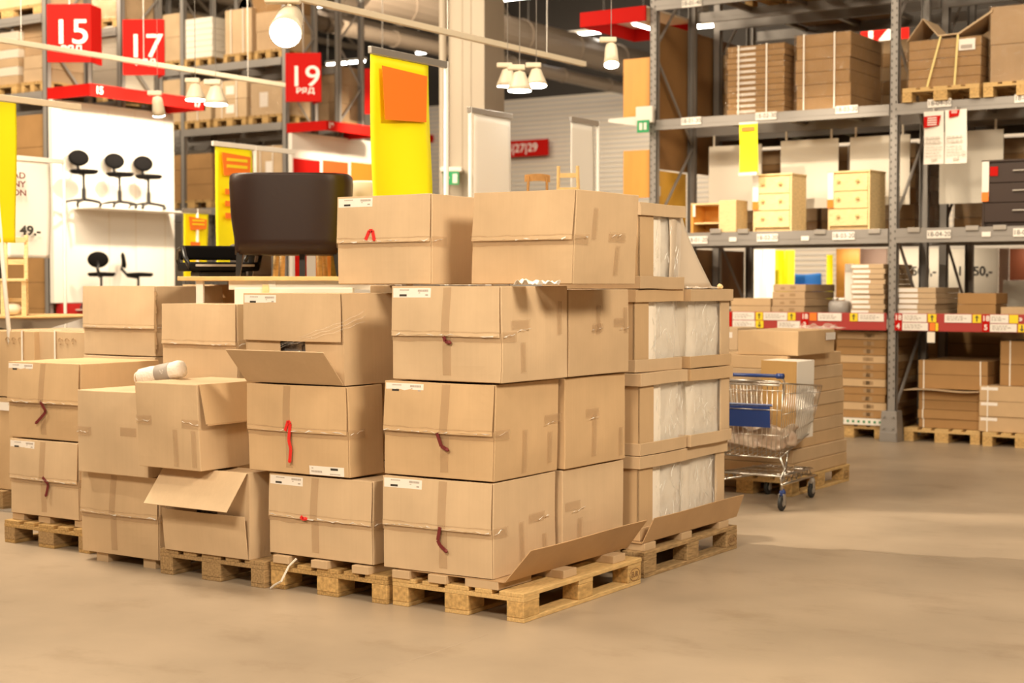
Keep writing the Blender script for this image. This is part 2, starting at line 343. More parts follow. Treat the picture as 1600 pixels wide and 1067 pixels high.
def carton(label, C, zb, h, yaw=0.0, seed=1, mt=None, front='flaps', up=0.0, lo=0.0, lab=True, labx=.02, flip=False, ribbon=None,
           vtape=.45, seam=True, side=(.35, .78), lean=(0, 0), rot=None, group='big kraft cartons stacked on the pallets', bulge=.006, tapeside=True, upw=(0, 0), split=.5, name='cardboard_carton'):
    x, y, w, d = C; R = rnd(seed); mt = mt or KB[seed % 3]
    t = thing(name, label, 'cardboard box', (x, y, zb), yaw, group, rot)
    fn = warper(seed, w, d, h-.006, bulge, .004, lean); sd = h*split; H = h-.004
    yb = .014 if front != 'plain' else 0
    openf = up > .2 or lo > .2
    if openf:
        b = MB(); T = .006
        b.slab((-w, yb, 0), (0, d-yb, 0), (0, 0, H), (T, 0, 0)); b.slab((0, yb, 0), (0, d-yb, 0), (0, 0, H), (-T, 0, 0))
        b.slab((-w, yb, 0), (w, 0, 0), (0, d-yb, 0), (0, 0, T)); b.slab((-w, yb, H-T), (w, 0, 0), (0, d-yb, 0), (0, 0, T)); b.slab((-w, d, 0), (w, 0, 0), (0, 0, H), (0, -T, 0))
        b.warp(fn).build('body', mt, t)
        fl = w*.36
        MB().slab((-w+.006, yb+.002, .008), (fl, 0, 0), (0, 0, H-.016), (0, .005, 0)).warp(fn).build('side_flap', mt, t)
        MB().slab((-fl-.006, yb+.002, .008), (fl, 0, 0), (0, 0, H-.016), (0, .005, 0)).warp(fn).build('side_flap', mt, t)
    else:
        MB().gbox(-w, 0, yb, d, 0, H, 7).warp(fn).build('body', mt, t, bevel=.004)
    if front != 'plain':
        e = .003; up = up if up > .2 else R.uniform(.022, .045)
        # lower flap (hinged at the bottom edge), upper flap over it (hinged at the top edge)
        L = sd; sl, cl = math.sin(lo), math.cos(lo)
        m = MB().slab((-w+e, yb-.003, .003), (w-2*e, 0, 0), (0, -L*sl, L*cl), (0, -.005*cl, -.005*sl), 8, 6)
        m.warp(fn if lo < .2 else (lambda p: p)).build('lower_flap', mt, t, bevel=.0015)
        U2 = h-sd+.012; su, cu = math.sin(up), math.cos(up)
        m = MB().slab((-w+e, yb-.008, H), (w-2*e, 0, 0), (upw[0], -U2*su, -U2*cu), (0, -.005*cu, .005*su), 8, 6)
        m.warp(fn if up < .2 else (lambda p: p)).build('upper_flap', mt, t, bevel=.0015)
        yf = yb-.0136
        if lab:
            if flip: sticker(t, -w+w*labx, .052, yb-.0088, fn, flip=True)
            else: sticker(t, -w+.012, h-.014, yf, fn)
        if seam and not openf:
            m = MB(); zz = h-U2+.026
            m.slab((-w-.002, yf+.004, zz-.056), (w+.004, 0, 0), (0, -U2*su-.003, .054), (0, -.0008, 0), 24, 2)
            if tapeside: m.slab((.009, yf, zz-.052), (0, .13, 0), (0, 0, .05), (.0008, 0, 0), 6, 2)
            wr = lambda p, f=fn: Vector(f(p)) + Vector((0, -.0012*abs(noise.noise(p*30)), .006*noise.noise(p*14)))
            m.warp(wr).build('seam_tape', 'packing_tape_film', t)
            crinkle(t, (-w+.01, yf-.002-U2*su, zz-.022), (w-.02, 0, 0), fn, seed, 26, (0, -1, 0))
            if tapeside: crinkle(t, (.011, .01, zz-.026), (0, .10, .015), fn, seed+3, 4, (1, 0, 0))
        if vtape and not openf:
            m = MB(); xx = -w*(1-vtape)
            m.slab((xx-.025, yb-.0095, .03), (.05, 0, 0), (.004, 0, h-U2-.03), (0, -.0006, 0), 2, 8)
            m.slab((xx-.021, yf-.0012, h-.01), (.05, 0, 0), (-.004, -U2*su, -U2+.014), (0, -.0006, 0), 2, 8)
            m.warp(fn).build('upright_tape', 'packing_tape_film', t)
    for sfrac in side:
        yy = d*(sfrac+R.uniform(-.08, .08)); k = R.choice((0, 1, 2)); z0_ = h*R.choice((.05, .10, .48))
        MB().slab((.0085, yy, z0_), (0, .042, 0), (0, R.uniform(-.012, .014), h*R.uniform(.30, .48)), (.0007, 0, 0), 2, 8).warp(fn).build('side_tape', 'packing_tape_film', t)
        if k: MB().slab((.0090, max(.02, yy-R.uniform(.04, .16)), h*R.uniform(.46, .56)), (0, R.uniform(.08, .18), 0), (0, 0, .045), (.0007, 0, 0), 4, 2).warp(fn).build('side_tape', 'packing_tape_film', t)
        if k: crinkle(t, (.0105, yy-.05, h*.52), (0, .12, .012), fn, seed+7, 5, (1, 0, 0))
    if ribbon:
        col, pts = ribbon; m = MB(); rr = rnd(seed)
        pts = [Vector((-w+p[0]*w, yb-.032, p[1]*h)) for p in pts]; wd = .009
        for a, b2 in zip(pts[:-1], pts[1:]):
            dr = (b2-a); nn = Vector((-dr.z, 0, dr.x)).normalized()*wd
            m.hexa([a-nn, b2-nn, b2-nn+Vector((0, .004, 0)), a-nn+Vector((0, .004, 0)), a+nn, b2+nn, b2+nn+Vector((0, .004, 0)), a+nn+Vector((0, .004, 0))])
        m.tube([pts[-1]+Vector((0, .002, 0)), pts[-1]+(pts[-1]-pts[-2]).normalized()*.012], [.011, .006], 8)
        m.build('pull_ribbon', col, t)
    return t

def riser(label, x, y, z, w=.16, d=.09, h=.047, n=1):
    m = MB().box(-w/2, w/2, 0, d, 0, h)
    return tag(m.build('cardboard_riser', 'kraft_board', bevel=.002, loc=(x, y, z)), label, 'cardboard block', 'kraft riser blocks between pallet and cartons')
def tray(label, x0, x1, y0, y1, z, L=.15, a=.75, ext=0.0):
    """base sheet whose right edge is folded up and outwards"""
    t = thing('cardboard_sheet', label, 'cardboard sheet', (x1, y0, z))
    MB().slab((x0-x1, 0, 0), (x1-x0, 0, 0), (0, y1-y0, 0), (0, 0, .005), 6, 10).build('base_sheet', 'kraft_inside', t)
    m = MB(); o = Vector((.002, 0, .005)); U = Vector((0, y1-y0+ext, 0)); V = Vector((L*math.sin(a), 0, L*math.cos(a)))
    m.slab(o, U, V, Vector((.005*math.cos(a), 0, -.005*math.sin(a))), 12, 3)
    def wf(p):
        f = (p.z-.005)/(L*math.cos(a)); g = p.y/(y1-y0)
        q = Vector(p); q.y += f*(.02 if g > .5 else -.0) + (f*.06 if g < .1 else 0); q.x += .008*math.sin(p.y*5)*f; return q
    o2 = m.warp(wf).build('raised_edge', 'kraft_inside', t); return t

T0 = .144; ZR = .144+.046
tray('brown cardboard base sheet folded up along the front corner stack', -4.83, -4.175, 6.19, 7.41, ZR-.005, .195, .62)
tray('brown cardboard base sheet folded up below the film-wrapped chair packs', -4.90, -4.165, 7.56, 8.76, ZR-.005, .145, .30, .02)
k = 0
for (x0, y0) in ((-4.31, 6.19), (-4.57, 6.17), (-4.80, 6.17), (-5.05, 6.15), (-5.33, 6.15), (-5.6, 6.15), (-7.46, 6.38), (-7.80, 6.38), (-8.05, 6.38)):
    pl = {0: 'at the front right of the front corner pallet', 1: 'at the front middle of the front corner pallet', 2: 'at the front left of the front corner pallet', 3: 'at the right end of the stained second pallet',
          4: 'in the middle of the stained second pallet', 5: 'at the left end of the stained second pallet', 6: 'at the right of the farthest left pallet', 7: 'in the middle of the farthest left pallet', 8: 'at the left of the farthest left pallet'}[k]
    riser('small kraft riser block ' + pl, x0, y0, T0, .11 if k != 0 else .2, .3, .041); k += 1
for i, (yy, pl) in enumerate(((6.62, 'middle'), (7.13, 'far end'))):
    o = MB().box(-.3, 0, 0, .13, 0, .041).build('cardboard_riser', 'kraft_board', bevel=.002, loc=(-4.10, yy, T0)); tag(o, 'kraft riser block under the folded edge of the corner stack, ' + pl, 'cardboard block', 'kraft riser blocks between pallet and cartons')
for i, (yy, pl) in enumerate(((7.57, 'near end'), (8.02, 'middle'), (8.52, 'far end'))):
    o = MB().box(-.2, 0, 0, .13, 0, .041).build('cardboard_riser', 'kraft_board', bevel=.002, loc=(-4.15, yy, T0)); tag(o, 'kraft riser block under the film-wrapped chair packs, ' + pl, 'cardboard block', 'kraft riser blocks between pallet and cartons')

# column at the front corner (three cartons in front, three behind, two on top)
YF = 6.19; dk, rd = 'ribbon_dark', 'ribbon_red'
F1 = fit(598, 769, 875, YF, .03, 800, d=.615); F2 = fit(599, 769, 878, YF, .02, 670, d=.62); F3 = fit(612, 781, 883, YF+.005, 0, 520, d=.63)
carton('bottom kraft carton of the front corner stack, dark red ribbon hanging at its seam', F1, ZR+.001, .479, .03, 1, ribbon=(dk, [(.55, .5), (.53, .36), (.55, .31), (.6, .26)]), vtape=.56)
carton('middle kraft carton of the front corner stack with slanting dark red ribbon', F2, .673, .483, .02, 2, ribbon=(dk, [(.52, .475), (.56, .34), (.61, .31)]), vtape=.57, lean=(.008, 0))
carton('upper kraft carton of the front corner stack, small dark knot of ribbon at its seam', F3, 1.160, .48, 0, 4, ribbon=(dk, [(.51, .47), (.525, .42), (.56, .41)]), vtape=.52)
G = [fit(830, a+2, b+1, YF+.65, .0, v) for a, b, v in ((877, 973, 790), (880, 976, 660), (886, 981, 520))]
for i, (g, z, hh, pl) in enumerate(zip(G, (ZR+.001, .673, 1.160), (.479, .483, .462), ('bottom', 'middle', 'top'))):
    carton('kraft carton behind the front corner stack, %s of its three' % pl, (g[0], g[1], .6, g[3]), z, hh, 0, 10+i, front='plain', side=(.42, .85) if i else (.2,))
c4x, c4y, w4, d4 = fit(527, 672, 735, 6.42, .0, 370)
carton('kraft carton left of the top pair with short bright red ribbon', (c4x, c4y, w4, .62), 1.646, .475, 0, 21, mt=KB[1], ribbon=(rd, [(.335, .50), (.375, .60), (.41, .60), (.425, .51)]), vtape=0, side=(), group='top pair of kraft cartons')
c5 = fit(735, 893, 992, 6.50, .0, 370)
carton('kraft carton right of the top pair, overhanging the corner stack', c5, 1.646, .474, 0, 22, mt=KB[0], lab=False, vtape=0, side=(.3, .68), group='top pair of kraft cartons', lean=(.02, 0))
# column on the second pallet
D1 = fit(420, 581, 598, 6.17, 0, 810); D2 = fit(388, 544, 600, 6.15, .01, 670); D3 = fit(383, 536, 612, 6.15, 0, 520)
carton('dented kraft carton under the one with the long red ribbon, red tuft at seam', (D1[0], D1[1], D1[2], .5), ZR, .44, 0, 31, ribbon=(rd, [(.34, .5), (.36, .47), (.385, .475)]), vtape=.46, side=(), bulge=.004)
carton('kraft carton with long bright red ribbon and a label upside down', D2, .636, .478, .01, 32, flip=True, labx=.62, ribbon=(rd, [(.40, .48), (.43, .59), (.45, .56), (.435, .38), (.455, .28), (.445, .15)]), vtape=.42, side=(), lean=(-.015, 0))
d3t = carton('kraft carton with its lower front flap hanging open', (D3[0], D3[1], D3[2], .66), 1.117, .485, 0, 33, up=.01, lo=.74, vtape=0, lean=(-.02, 0), side=())
m = MB(); m.gbox(-D3[2]*.72, -D3[2]*.30, .06, .45, .03, .46, 8); m.warp(lambda p: Vector(p)+noise.noise_vector(p*22)*.012)
o = m.build('wrapped_item', mat('film_grey', (.30, .27, .26), rough=.12, metal=.3, bump=1, bscale=14, bdist=.04), loc=(D3[0], D3[1], 1.117)); tag(o, 'film-wrapped grey item inside the carton with the open lower flap', 'wrapped item')
m = MB(); q0 = Vector((-.62*D3[2], .0, .20)); q1 = Vector((.0, -.012, .31)); q2 = Vector((.012, .16, .36))
pts = [q0.lerp(q1, i/10) for i in range(11)] + [q1.lerp(q2, i/5) for i in range(1, 6)]
for dz, r in ((0, .003), (.008, .002), (-.008, .0025)):
    m.tube([p+Vector((0, -.012 if i < 11 else 0, dz*(1+i*.15)+.004*math.sin(i*2.1+dz*200))) for i, p in enumerate(pts)], r, 5)
m.build('stretch_film_strand', 'clear_film', d3t)
# column left of it: open topped flap and the tilted carton
C1 = fit(256, 386, 423, 6.11, 0, 810)
carton('kraft carton on the old pallet with its upper front flap lifted', C1, T0+.001, .478, 0, 41, mt=KB[1], up=.68, lo=.12, lab=False, vtape=0, side=())
m = MB(); m.gbox(-C1[2]+.03, -.03, .07, C1[3]-.03, .02, .38, 5)
tag(m.build('wrapped_item', 'film_grey', loc=(C1[0], C1[1], T0+.001)), 'dark wrapped goods inside the carton with the lifted flap', 'wrapped item')
c2 = fit(217, 314, 400, 6.0, 0, 670)
t2 = carton('kraft carton with a folded side flap above the lifted-flap carton', (c2[0], 6.0, c2[2], .60), .626, .476, 0, 42, mt=KB[0], front='plain', side=(), lean=(-.03, 0))
m = MB(); m.slab((-.022, .01, .472), (0, .56, 0), (.05, 0, -.215), (.005, 0, .001), 6, 5)
m.slab((.03, .02, .25), (0, .53, 0), (.001, 0, .01), (.004, 0, 0), 4, 1)
m.build('side_flap', 'kraft_board_warm', t2)
for O_, U_, V_ in (((-c2[2]-.012, -.009, .24), (.12, 0, 0), (0, 0, .05)), ((-.14, -.009, .23), (.13, 0, 0), (0, 0, .05)), ((-.20, -.009, .02), (.035, 0, 0), (-.01, 0, .2)), ((-.06, -.009, .02), (.035, 0, 0), (-.01, 0, .2))):
    MB().slab(O_, U_, V_, (0, -.001, 0), 5, 4).build('corner_tape', 'packing_tape_film', t2)
crinkle(t2, (-c2[2]-.01, -.012, .262), (.11, 0, .0), lambda p: p, 5, 6, (0, -1, 0)); crinkle(t2, (-.13, -.012, .27), (.12, 0, -.02), lambda p: p, 6, 6, (0, -1, 0))
# column B on low runners
B1 = fit(127, 246, 250, 6.18, 0, 810, d=.62); B2 = fit(122, 231, 250, 6.12, 0, 670, d=.62)
for i, (fx, pl) in enumerate(((-.5, 'left'), (-.1, 'right'))):
    o = MB().box(-.05, .05, 0, .5, 0, .052).build('cardboard_riser', 'kraft_board', loc=(B1[0]+fx, B1[1]+.03, 0)); tag(o, 'kraft runner on the floor under the carton without pallet, %s one' % pl, 'cardboard block', 'kraft riser blocks between pallet and cartons')
carton('plain-looking kraft carton standing low on floor runners', B1, .054, .484, 0, 51, lab=False, vtape=.44, seam=True, split=.52, side=())
tB = carton('kraft carton upright and unlabelled on top of the low floor carton', B2, .540, .488, 0, 52, front='plain', side=(), lean=(-.005, 0))
for O_ in ((-B2[2]-.009, -.008, .22), (-.22, -.008, .23)): MB().slab(O_, (.13, 0, 0), (0, 0, .05), (0, -.001, 0), 5, 2).build('corner_tape', 'packing_tape_film', tB)
crinkle(tB, (-B2[2], -.011, .24), (.10, 0, .0), lambda p: p, 8, 6, (0, -1, 0))
# column A far left
A1 = fit(15, 122, 140, 6.36, 0, 740, d=.62); A2 = fit(12, 124, 248, 6.38, 0, 620)
carton('lower kraft carton of the far left pallet with curled dark ribbon', A1, ZR-.003, .482, 0, 61, ribbon=(dk, [(.52, .52), (.60, .44), (.585, .36), (.57, .30)]), vtape=.5, side=())
carton('upper kraft carton of the far left pallet, dark ribbon bent like an arrowhead', A2, .672, .486, 0, 62, ribbon=(dk, [(.49, .50), (.565, .37), (.54, .33), (.44, .22)]), vtape=.5, side=())
# second row of cartons
e1 = fit(130, 242, 348, 7.27, 0, 500)
for z in (T0, .654): carton('carton hidden behind the far left stack, %s' % ('bottom' if z < .2 else 'second'), (e1[0], e1[1], e1[2], .55), z+.001, .503, 0, 70, front='plain', side=(), lab=False, group='cartons of the second row')
te = carton('kraft carton with a torn right edge on top of the second row', e1, 1.160, .48, 0, 71, mt=KB[1], lab=False, vtape=0, side=(), split=.42, group='cartons of the second row')
m = MB()
for i in range(14):
    zz = .02+i*.03; a = .006+.010*abs(math.sin(i*2.3)); m.hexa([(-.004, .0, zz), (a, .004, zz), (a, .01, zz), (-.004, .01, zz), (-.004, .0, zz+.03), (a*.6, .004, zz+.03), (a*.6, .01, zz+.03), (-.004, .01, zz+.03)])
m.build('torn_edge', 'kraft_edge', te)
P = PD(369.5, 520, 9.3); e2 = (P.x, P.y, 0, 0); e2 = fit(252.5, 369.5, 379, P.y, 0, 530)
for z, n in ((T0, 'bottom'), (.6, 'second')): carton('carton hidden behind the lifted-flap column, %s' % n, (e2[0], e2[1], e2[2], .5), z+.001, .45, 0, 72, front='plain', side=(), lab=False, group='cartons of the second row')
dup(PC, None, (e2[0]+.03, e2[1]+.45-.02, 0), None, 'wooden pallet hidden in the second row behind the towel')['label'] = 'old wooden pallet hidden in the second row behind the rolled towel'
carton('kraft carton standing behind the rolled white towel', (e2[0], e2[1], e2[2], .52), 1.052, .478, 0, 73, mt=KB[1], lab=False, vtape=0, side=(), group='cartons of the second row', lean=(0, 0))
e3 = fit(340, 388, 420, 8.0, 0, 470)
carton('kraft carton at the back between the torn carton and the open-flapped one', (e3[0], e3[1], e3[2]+.35, .6), 1.16, .49, 0, 74, front='plain', side=(), lab=False, group='cartons of the second row')
for z, n, h_ in ((0.0, 'bottom', .57), (.575, 'second', .58)): carton('carton hidden at the back of the second pallet, %s' % n, (e3[0], e3[1], e3[2]+.35, .6), z, h_, 0, 75, front='plain', side=(), lab=False, group='cartons of the second row')
for z, n in ((T0, 'bottom'), (.645, 'second'), (1.146, 'third')): carton('carton hidden behind the open-flapped column, %s' % n, (-4.93, 6.86, .62, .55), z+.001, .498 if z < 1 else .496, 0, 76, front='plain', side=(), lab=False, group='cartons of the second row')

# rolled towel, crumpled paper, strap end
X = Matrix.Rotation(math.pi/2, 4, 'Y'); tw = thing('rolled_towel', 'rolled white towel with a grey paper band lying on a kraft carton', 'towel', (-6.66, 6.30, 1.128), rot=(0, -.20, .22))
m = MB(); L = .31; prof = [(.012, -L/2), (.040, -L/2+.004), (.051, -L/2+.018), (.0525, -L*.2), (.049, -.01), (.050, .05), (.053, L/2-.03), (.047, L/2-.005), (.012, L/2)]
m.lathe(prof, 28, 0, X); m.warp(lambda p: Vector(p)+noise.noise_vector(p*18)*.004)
m.build('towel_roll', 'towel', tw, smooth=True)
sp = [(-L/2-.004, .008*1.0*math.cos(a)*(1+a*.42), .008*math.sin(a)*(1+a*.42)) for a in [i*.35 for i in range(34)]]
MB().tube(sp, .0035, 5).build('rolled_edge', 'towel', tw)
MB().lathe([(.0515, -.02), (.0535, -.018), (.0535, .075), (.0515, .077)], 28, 0, X).build('paper_band', 'towel_band', tw, smooth=True)
m = MB(); m.tube([(.026+i*.004, -.0545, .004+.012*math.sin(i*1.3)) for i in range(8)], .0012, 4); m.build('band_print', 'label_white', tw)
m = MB(); m.slab((0, 0, 0), (.20, 0, 0), (0, .12, 0), (0, 0, .002), 16, 8)
m.warp(lambda p: Vector((p.x, p.y, p.z+abs(noise.noise(p*22))*.05)))
pp = PY(806, 444, 6.32); tag(m.build('crumpled_paper', 'paper_crumple', loc=(pp.x, 6.30, 1.642)), 'crumpled white paper on the corner stack below the overhanging top carton', 'paper')
m = MB(); a = PY(463, 873, 6.16); b = PZ(423, 919, .004)
m.tube([a, a.lerp(b, .25)+Vector((0, -.01, -.0)), a.lerp(b, .5)+Vector((.012, -.03, -.035)), a.lerp(b, .8)+Vector((0, -.01, -.012)), b], [.006]*5, 6)
o = m.build('strap_end', 'strap_white'); tag(o, 'white plastic strap end hanging from the stained pallet to the floor', 'strap')

# ------------------------------------------------------------------ film-wrapped chair packs on the second pallet
def pack(label, x, y, z, w, d, h, post, seed, sheet=False):
    t = thing('wrapped_chair_pack', label, 'furniture pack', (x, y, z), rnd(seed).uniform(-.012, .012), 'film-wrapped chair packs with kraft caps'); R = rnd(seed)
    ch = .072
    def cap(nm, z0, z1, o):
        m = MB(); T = .006
        m.slab((-w-o, -o, z0), (w+2*o, 0, 0), (0, 0, z1-z0), (0, T, 0), 8, 2); m.slab((-w-o, d+o, z0), (w+2*o, 0, 0), (0, 0, z1-z0), (0, -T, 0), 8, 2)
        m.slab((o, -o, z0), (0, d+2*o, 0), (0, 0, z1-z0), (-T, 0, 0), 8, 2); m.slab((-w-o, -o, z0), (0, d+2*o, 0), (0, 0, z1-z0), (T, 0, 0), 8, 2)
        zz = z1-T if nm == 'top_cap' else z0; m.slab((-w-o, -o, zz), (w+2*o, 0, 0), (0, d+2*o, 0), (0, 0, T), 6, 6)
        m.warp(lambda p: Vector(p)+noise.noise_vector(p*3+Vector((seed, 0, 0)))*.005); m.build(nm, KB[(seed+(nm == 'top_cap')) % 3], t, bevel=.002)
    cap('bottom_cap', .001, ch, .008); cap('top_cap', h-ch, h-.001, .012)
    T = .012
    if 'n' in post: MB().box(-.30, -.004, 0, T, .008, h-.008).box(-T-.004, -.004, 0, .17, .008, h-.008).build('corner_post', 'kraft_board_warm', t, bevel=.003)
    if 'f' in post: MB().box(-.3, -.004, d-T, d, .008, h-.008).box(-T-.004, -.004, d-.12, d, .008, h-.008).build('corner_post', 'kraft_board_light', t, bevel=.003)
    MB().box(-w, -w+.1, 0, T, .008, h-.008).build('corner_post', 'kraft_board_warm', t)
    y0 = .03 if 'n' not in post else .02; y1 = d-.02 if 'f' in post else d-.005
    m = MB().gbox(-w+.03, -.045, y0, y1, .02, h-.02, 8); m.warp(lambda p: Vector(p)+noise.noise_vector(p*4)*.008); m.build('foam_body', 'foam_white', t)
    if 'n' in post: MB().box(-.034, -.022, .172, .285, .03, h-.03).build('foam_strip', 'foam_white', t)
    # bag film over the open side
    ys = .165 if 'n' in post else .01; ye = d-.115 if 'f' in post else d-.01
    def film(nm, a0, a1, xo, mt, sd):
        m = MB(); m.slab((xo, a0, .03), (0, a1-a0, 0), (0, 0, h-.06), (.0006, 0, 0), 26, 34)
        o = Vector((sd*2.3, 0, 0))
        def wf(p):
            q = p*1; f = noise.noise(Vector((0, p.y*8, p.z*5))+o)*.020 + abs(noise.noise(Vector((0, p.y*26+p.z*14, p.z*9-p.y*6))+o))*.008 - .004
            q.x += f; return q
        m.warp(wf).build(nm, mt, t, smooth=True)
        R2 = rnd(sd*7+1); q = MB()
        for i in range(7):
            yy = a0+(a1-a0)*R2.uniform(.08, .85); zz = R2.uniform(.10, h-.12); L_ = R2.uniform(.03, .11); an = R2.uniform(.9, 1.5)*R2.choice((-1, 1)); cu = R2.uniform(-.6, .6)
            pp_ = [Vector((xo+.012, yy+L_*k/6*math.cos(an+cu*k/6), zz+L_*k/6*math.sin(an+cu*k/6))) for k in range(7)]
            if pp_[-1].y < a1 and .08 < pp_[-1].z < h-.08: q.tube(pp_, [.0006, .0016, .0022, .0012, .002, .0014, .0005], 5)
        if q.v: q.build('film_fold_glint', 'film_glint', t, smooth=True)  # white ridges added to the film as painted highlights
    film('bag_film', ys, ye, -.028, 'milky_film', seed); film('outer_film', ys+(ye-ys)*.2, ye, -.010, 'clear_film', seed+9)
    return t
HX = -4.205
rows = [(.192, .481), (.674, .470), (1.145, .473)]
for i, (z, hh) in enumerate(rows):
    pl = ('bottom', 'middle', 'third')[i]; dx = (0, .006, -.03)[i]
    pack('film-wrapped chair pack, near column, %s level' % pl, HX+dx, 7.60, z, .64, .55, hh-.001, 'n', 80+i)
    pack('film-wrapped chair pack, far column, %s level' % pl, HX+.02-(.03 if i == 0 else 0), 8.185, z, .64, .54, hh-.001, 'f', 90+i)
tp = pack('single film-wrapped chair pack on the very top of the near column', HX-.01, 7.62, 1.619, .64, .52, .49, 'n', 99)
# hanging foam sheet beside the top pack
m = MB(); nu, nv = 10, 14
a0, a1 = Vector((HX-.02, 8.08, 2.085)), Vector((HX-.02, 8.16, 2.10)); vs = []
for j in range(nv+1):
    f = j/nv; z = 2.10*(1-f)+1.628*f; sp = .10+.42*f**1.6
    for i in range(nu+1):
        g = i/nu; vs.append(Vector((HX-.03+.015*math.sin(g*5+f*3), 7.99+g*(.19+.36*f**1.5), z)))
fs = [(j*(nu+1)+i, j*(nu+1)+i+1, (j+1)*(nu+1)+i+1, (j+1)*(nu+1)+i) for j in range(nv) for i in range(nu)]
m.add(vs, fs); o = m.build('foam_sheet', 'foam_sheet', smooth=True); s = o.modifiers.new('t', 'SOLIDIFY'); s.thickness = .003
tag(o, 'thin beige foam sheet draped down beside the single top chair pack', 'foam sheet')
m = MB(); m.slab((0, 0, 0), (.14, 0, 0), (0, .40, 0), (0, 0, .002), 8, 20); m.warp(lambda p: Vector((p.x, p.y, p.z+abs(noise.noise(p*17))*.045)))
tag(m.build('crumpled_film', 'milky_film', loc=(HX-.14, 8.22, 1.62)), 'crumpled film lying on top of the far column of chair packs', 'plastic film')
m = MB(); m.lathe([(.004, 0), (.016, .004), (.02, .016), (.012, .026), (.003, .03)], 10); m.warp(lambda p: Vector(p)+noise.noise_vector(p*60)*.006)
tag(m.build('paper_scrap', 'pine', loc=(HX-.02, 8.66, 1.619)), 'small crumpled yellow scrap on the far edge of the chair packs', 'scrap')

# ------------------------------------------------------------------ setting: hall shell
YW = 34.0
m = MB(); m.box(-48, 14, YW, YW+.3, 0, 6.55)
o = struct('wall_back', m, 'wall_metal')
m = MB()
for i in range(52): m.box(-26, 14, YW-.03, YW, .3+i*.12, .35+i*.12)
struct('trim_1', m, 'wall_plain')
struct('wall_back_upper', MB().box(-48, 14, YW, YW+.3, 6.55, 9.6), 'wall_dark')
struct('wall_left', MB().box(-48.3, -48, -10, YW+.3, 0, 9.6), 'wall_dark')
struct('wall_right', MB().box(14, 14.3, -10, YW+.3, 0, 9.6), 'wall_plain')
m = MB(); m.box(-48, 14, 5, YW+.3, 9.5, 9.7)
for i in range(110): m.box(-48, 14, 5.2+i*.26, 5.32+i*.26, 9.44, 9.5)
struct('ceiling', m, 'ceiling_deck')
# roof trusses
def truss(x, z1=9.4, z0=8.3, y0=6, y1=34, name='trim_2'):
    m = MB(); m.box(x-.09, x+.09, y0, y1, z1-.14, z1); m.box(x-.09, x+.09, y0, y1, z0, z0+.14)
    y = y0; k = 0
    while y < y1-1.4:
        a, b = (z0+.1, z1-.1) if k % 2 == 0 else (z1-.1, z0+.1); m.tube([(x, y, a), (x, y+1.4, b)], .05, 6); y += 1.4; k += 1
    o = struct(name, m, 'truss_steel'); return o
for i, x in enumerate((-40, -34, -28, -22.5, -17, -11.5, -6)): truss(x)
for i, y in enumerate((13, 17, 21, 25, 29)):
    m = MB(); m.box(-48, 14, y-.08, y+.08, 9.0, 9.3); m.box(-48, 14, y-.05, y+.05, 8.2, 8.32)
    x = -48
    while x < 12: m.tube([(x, y, 8.26), (x+1.2, y, 9.1), (x+2.4, y, 8.26)], .04, 5); x += 2.4
    struct('trim_3', m, 'truss_steel')
for px, py, d, r in ((700, 28, 30, .34), (880, 118, 34, .14), (560, 40, 33, .16)):
    p = PD(px, py, d); m = MB(); m.tube([(p.x, y, p.z) for y in range(19, 34, 1)], r, 18)
    for y in range(19, 34, 2): m.tube([(p.x, y, p.z), (p.x, y+.06, p.z)], r+.02, 18)
    o = m.build('ventilation_duct', 'duct_metal', smooth=False); tag(o, {28: 'large round metal air duct below the roof', 118: 'slim round pipe high above the back wall', 40: 'slim round pipe above the racks of aisle nineteen'}[py], 'duct')
# concrete column with a pipe
c0 = PD(701, 446, 20.5); cx, cyy, cw, cd = fit(701, 757, 772, c0.y-.1)
m = MB().box(-cw, 0, 0, cw*.8, 0, 9.4); m.box(-cw*.62, -cw*.60, -.01, 0, 0, 9.4).box(-cw*.38, -cw*.36, -.01, 0, 0, 9.4)
struct('trim_4', m, 'concrete_column', loc=(cx, cyy, 0))
m = MB().tube([(cx-cw-.03, cyy-.08, 0), (cx-cw-.03, cyy-.08, 9.2)], .05, 10); tag(m.build('drain_pipe', 'concrete_column'), 'grey drain pipe running up the concrete column', 'pipe')
def exit_sign(label, px, py, d, s=.24):
    p = PD(px, py, d); t = thing('exit_sign', label, 'exit sign', p, YAW)
    MB().box(-s*.7, s*.7, -.03, .45, s*.45, s*.75).build('lamp_housing', 'white_paint', t, bevel=.01); MB().box(-s/2, s/2, -.02, 0, -s*.4, s*.45).build('sign_panel', 'green_sign', t)
    m = MB(); m.box(.02, s*.4, -.026, -.02, -s*.3, s*.3); m.box(-s*.38, -s*.12, -.026, -.02, -.02*s, .1*s); m.box(-s*.3, -s*.18, -.026, -.02, -s*.22, s*.28); m.build('running_figure', 'white_paint', t)
    return t
exit_sign('small green exit sign on the concrete column', 705, 279, 20.0, .20)

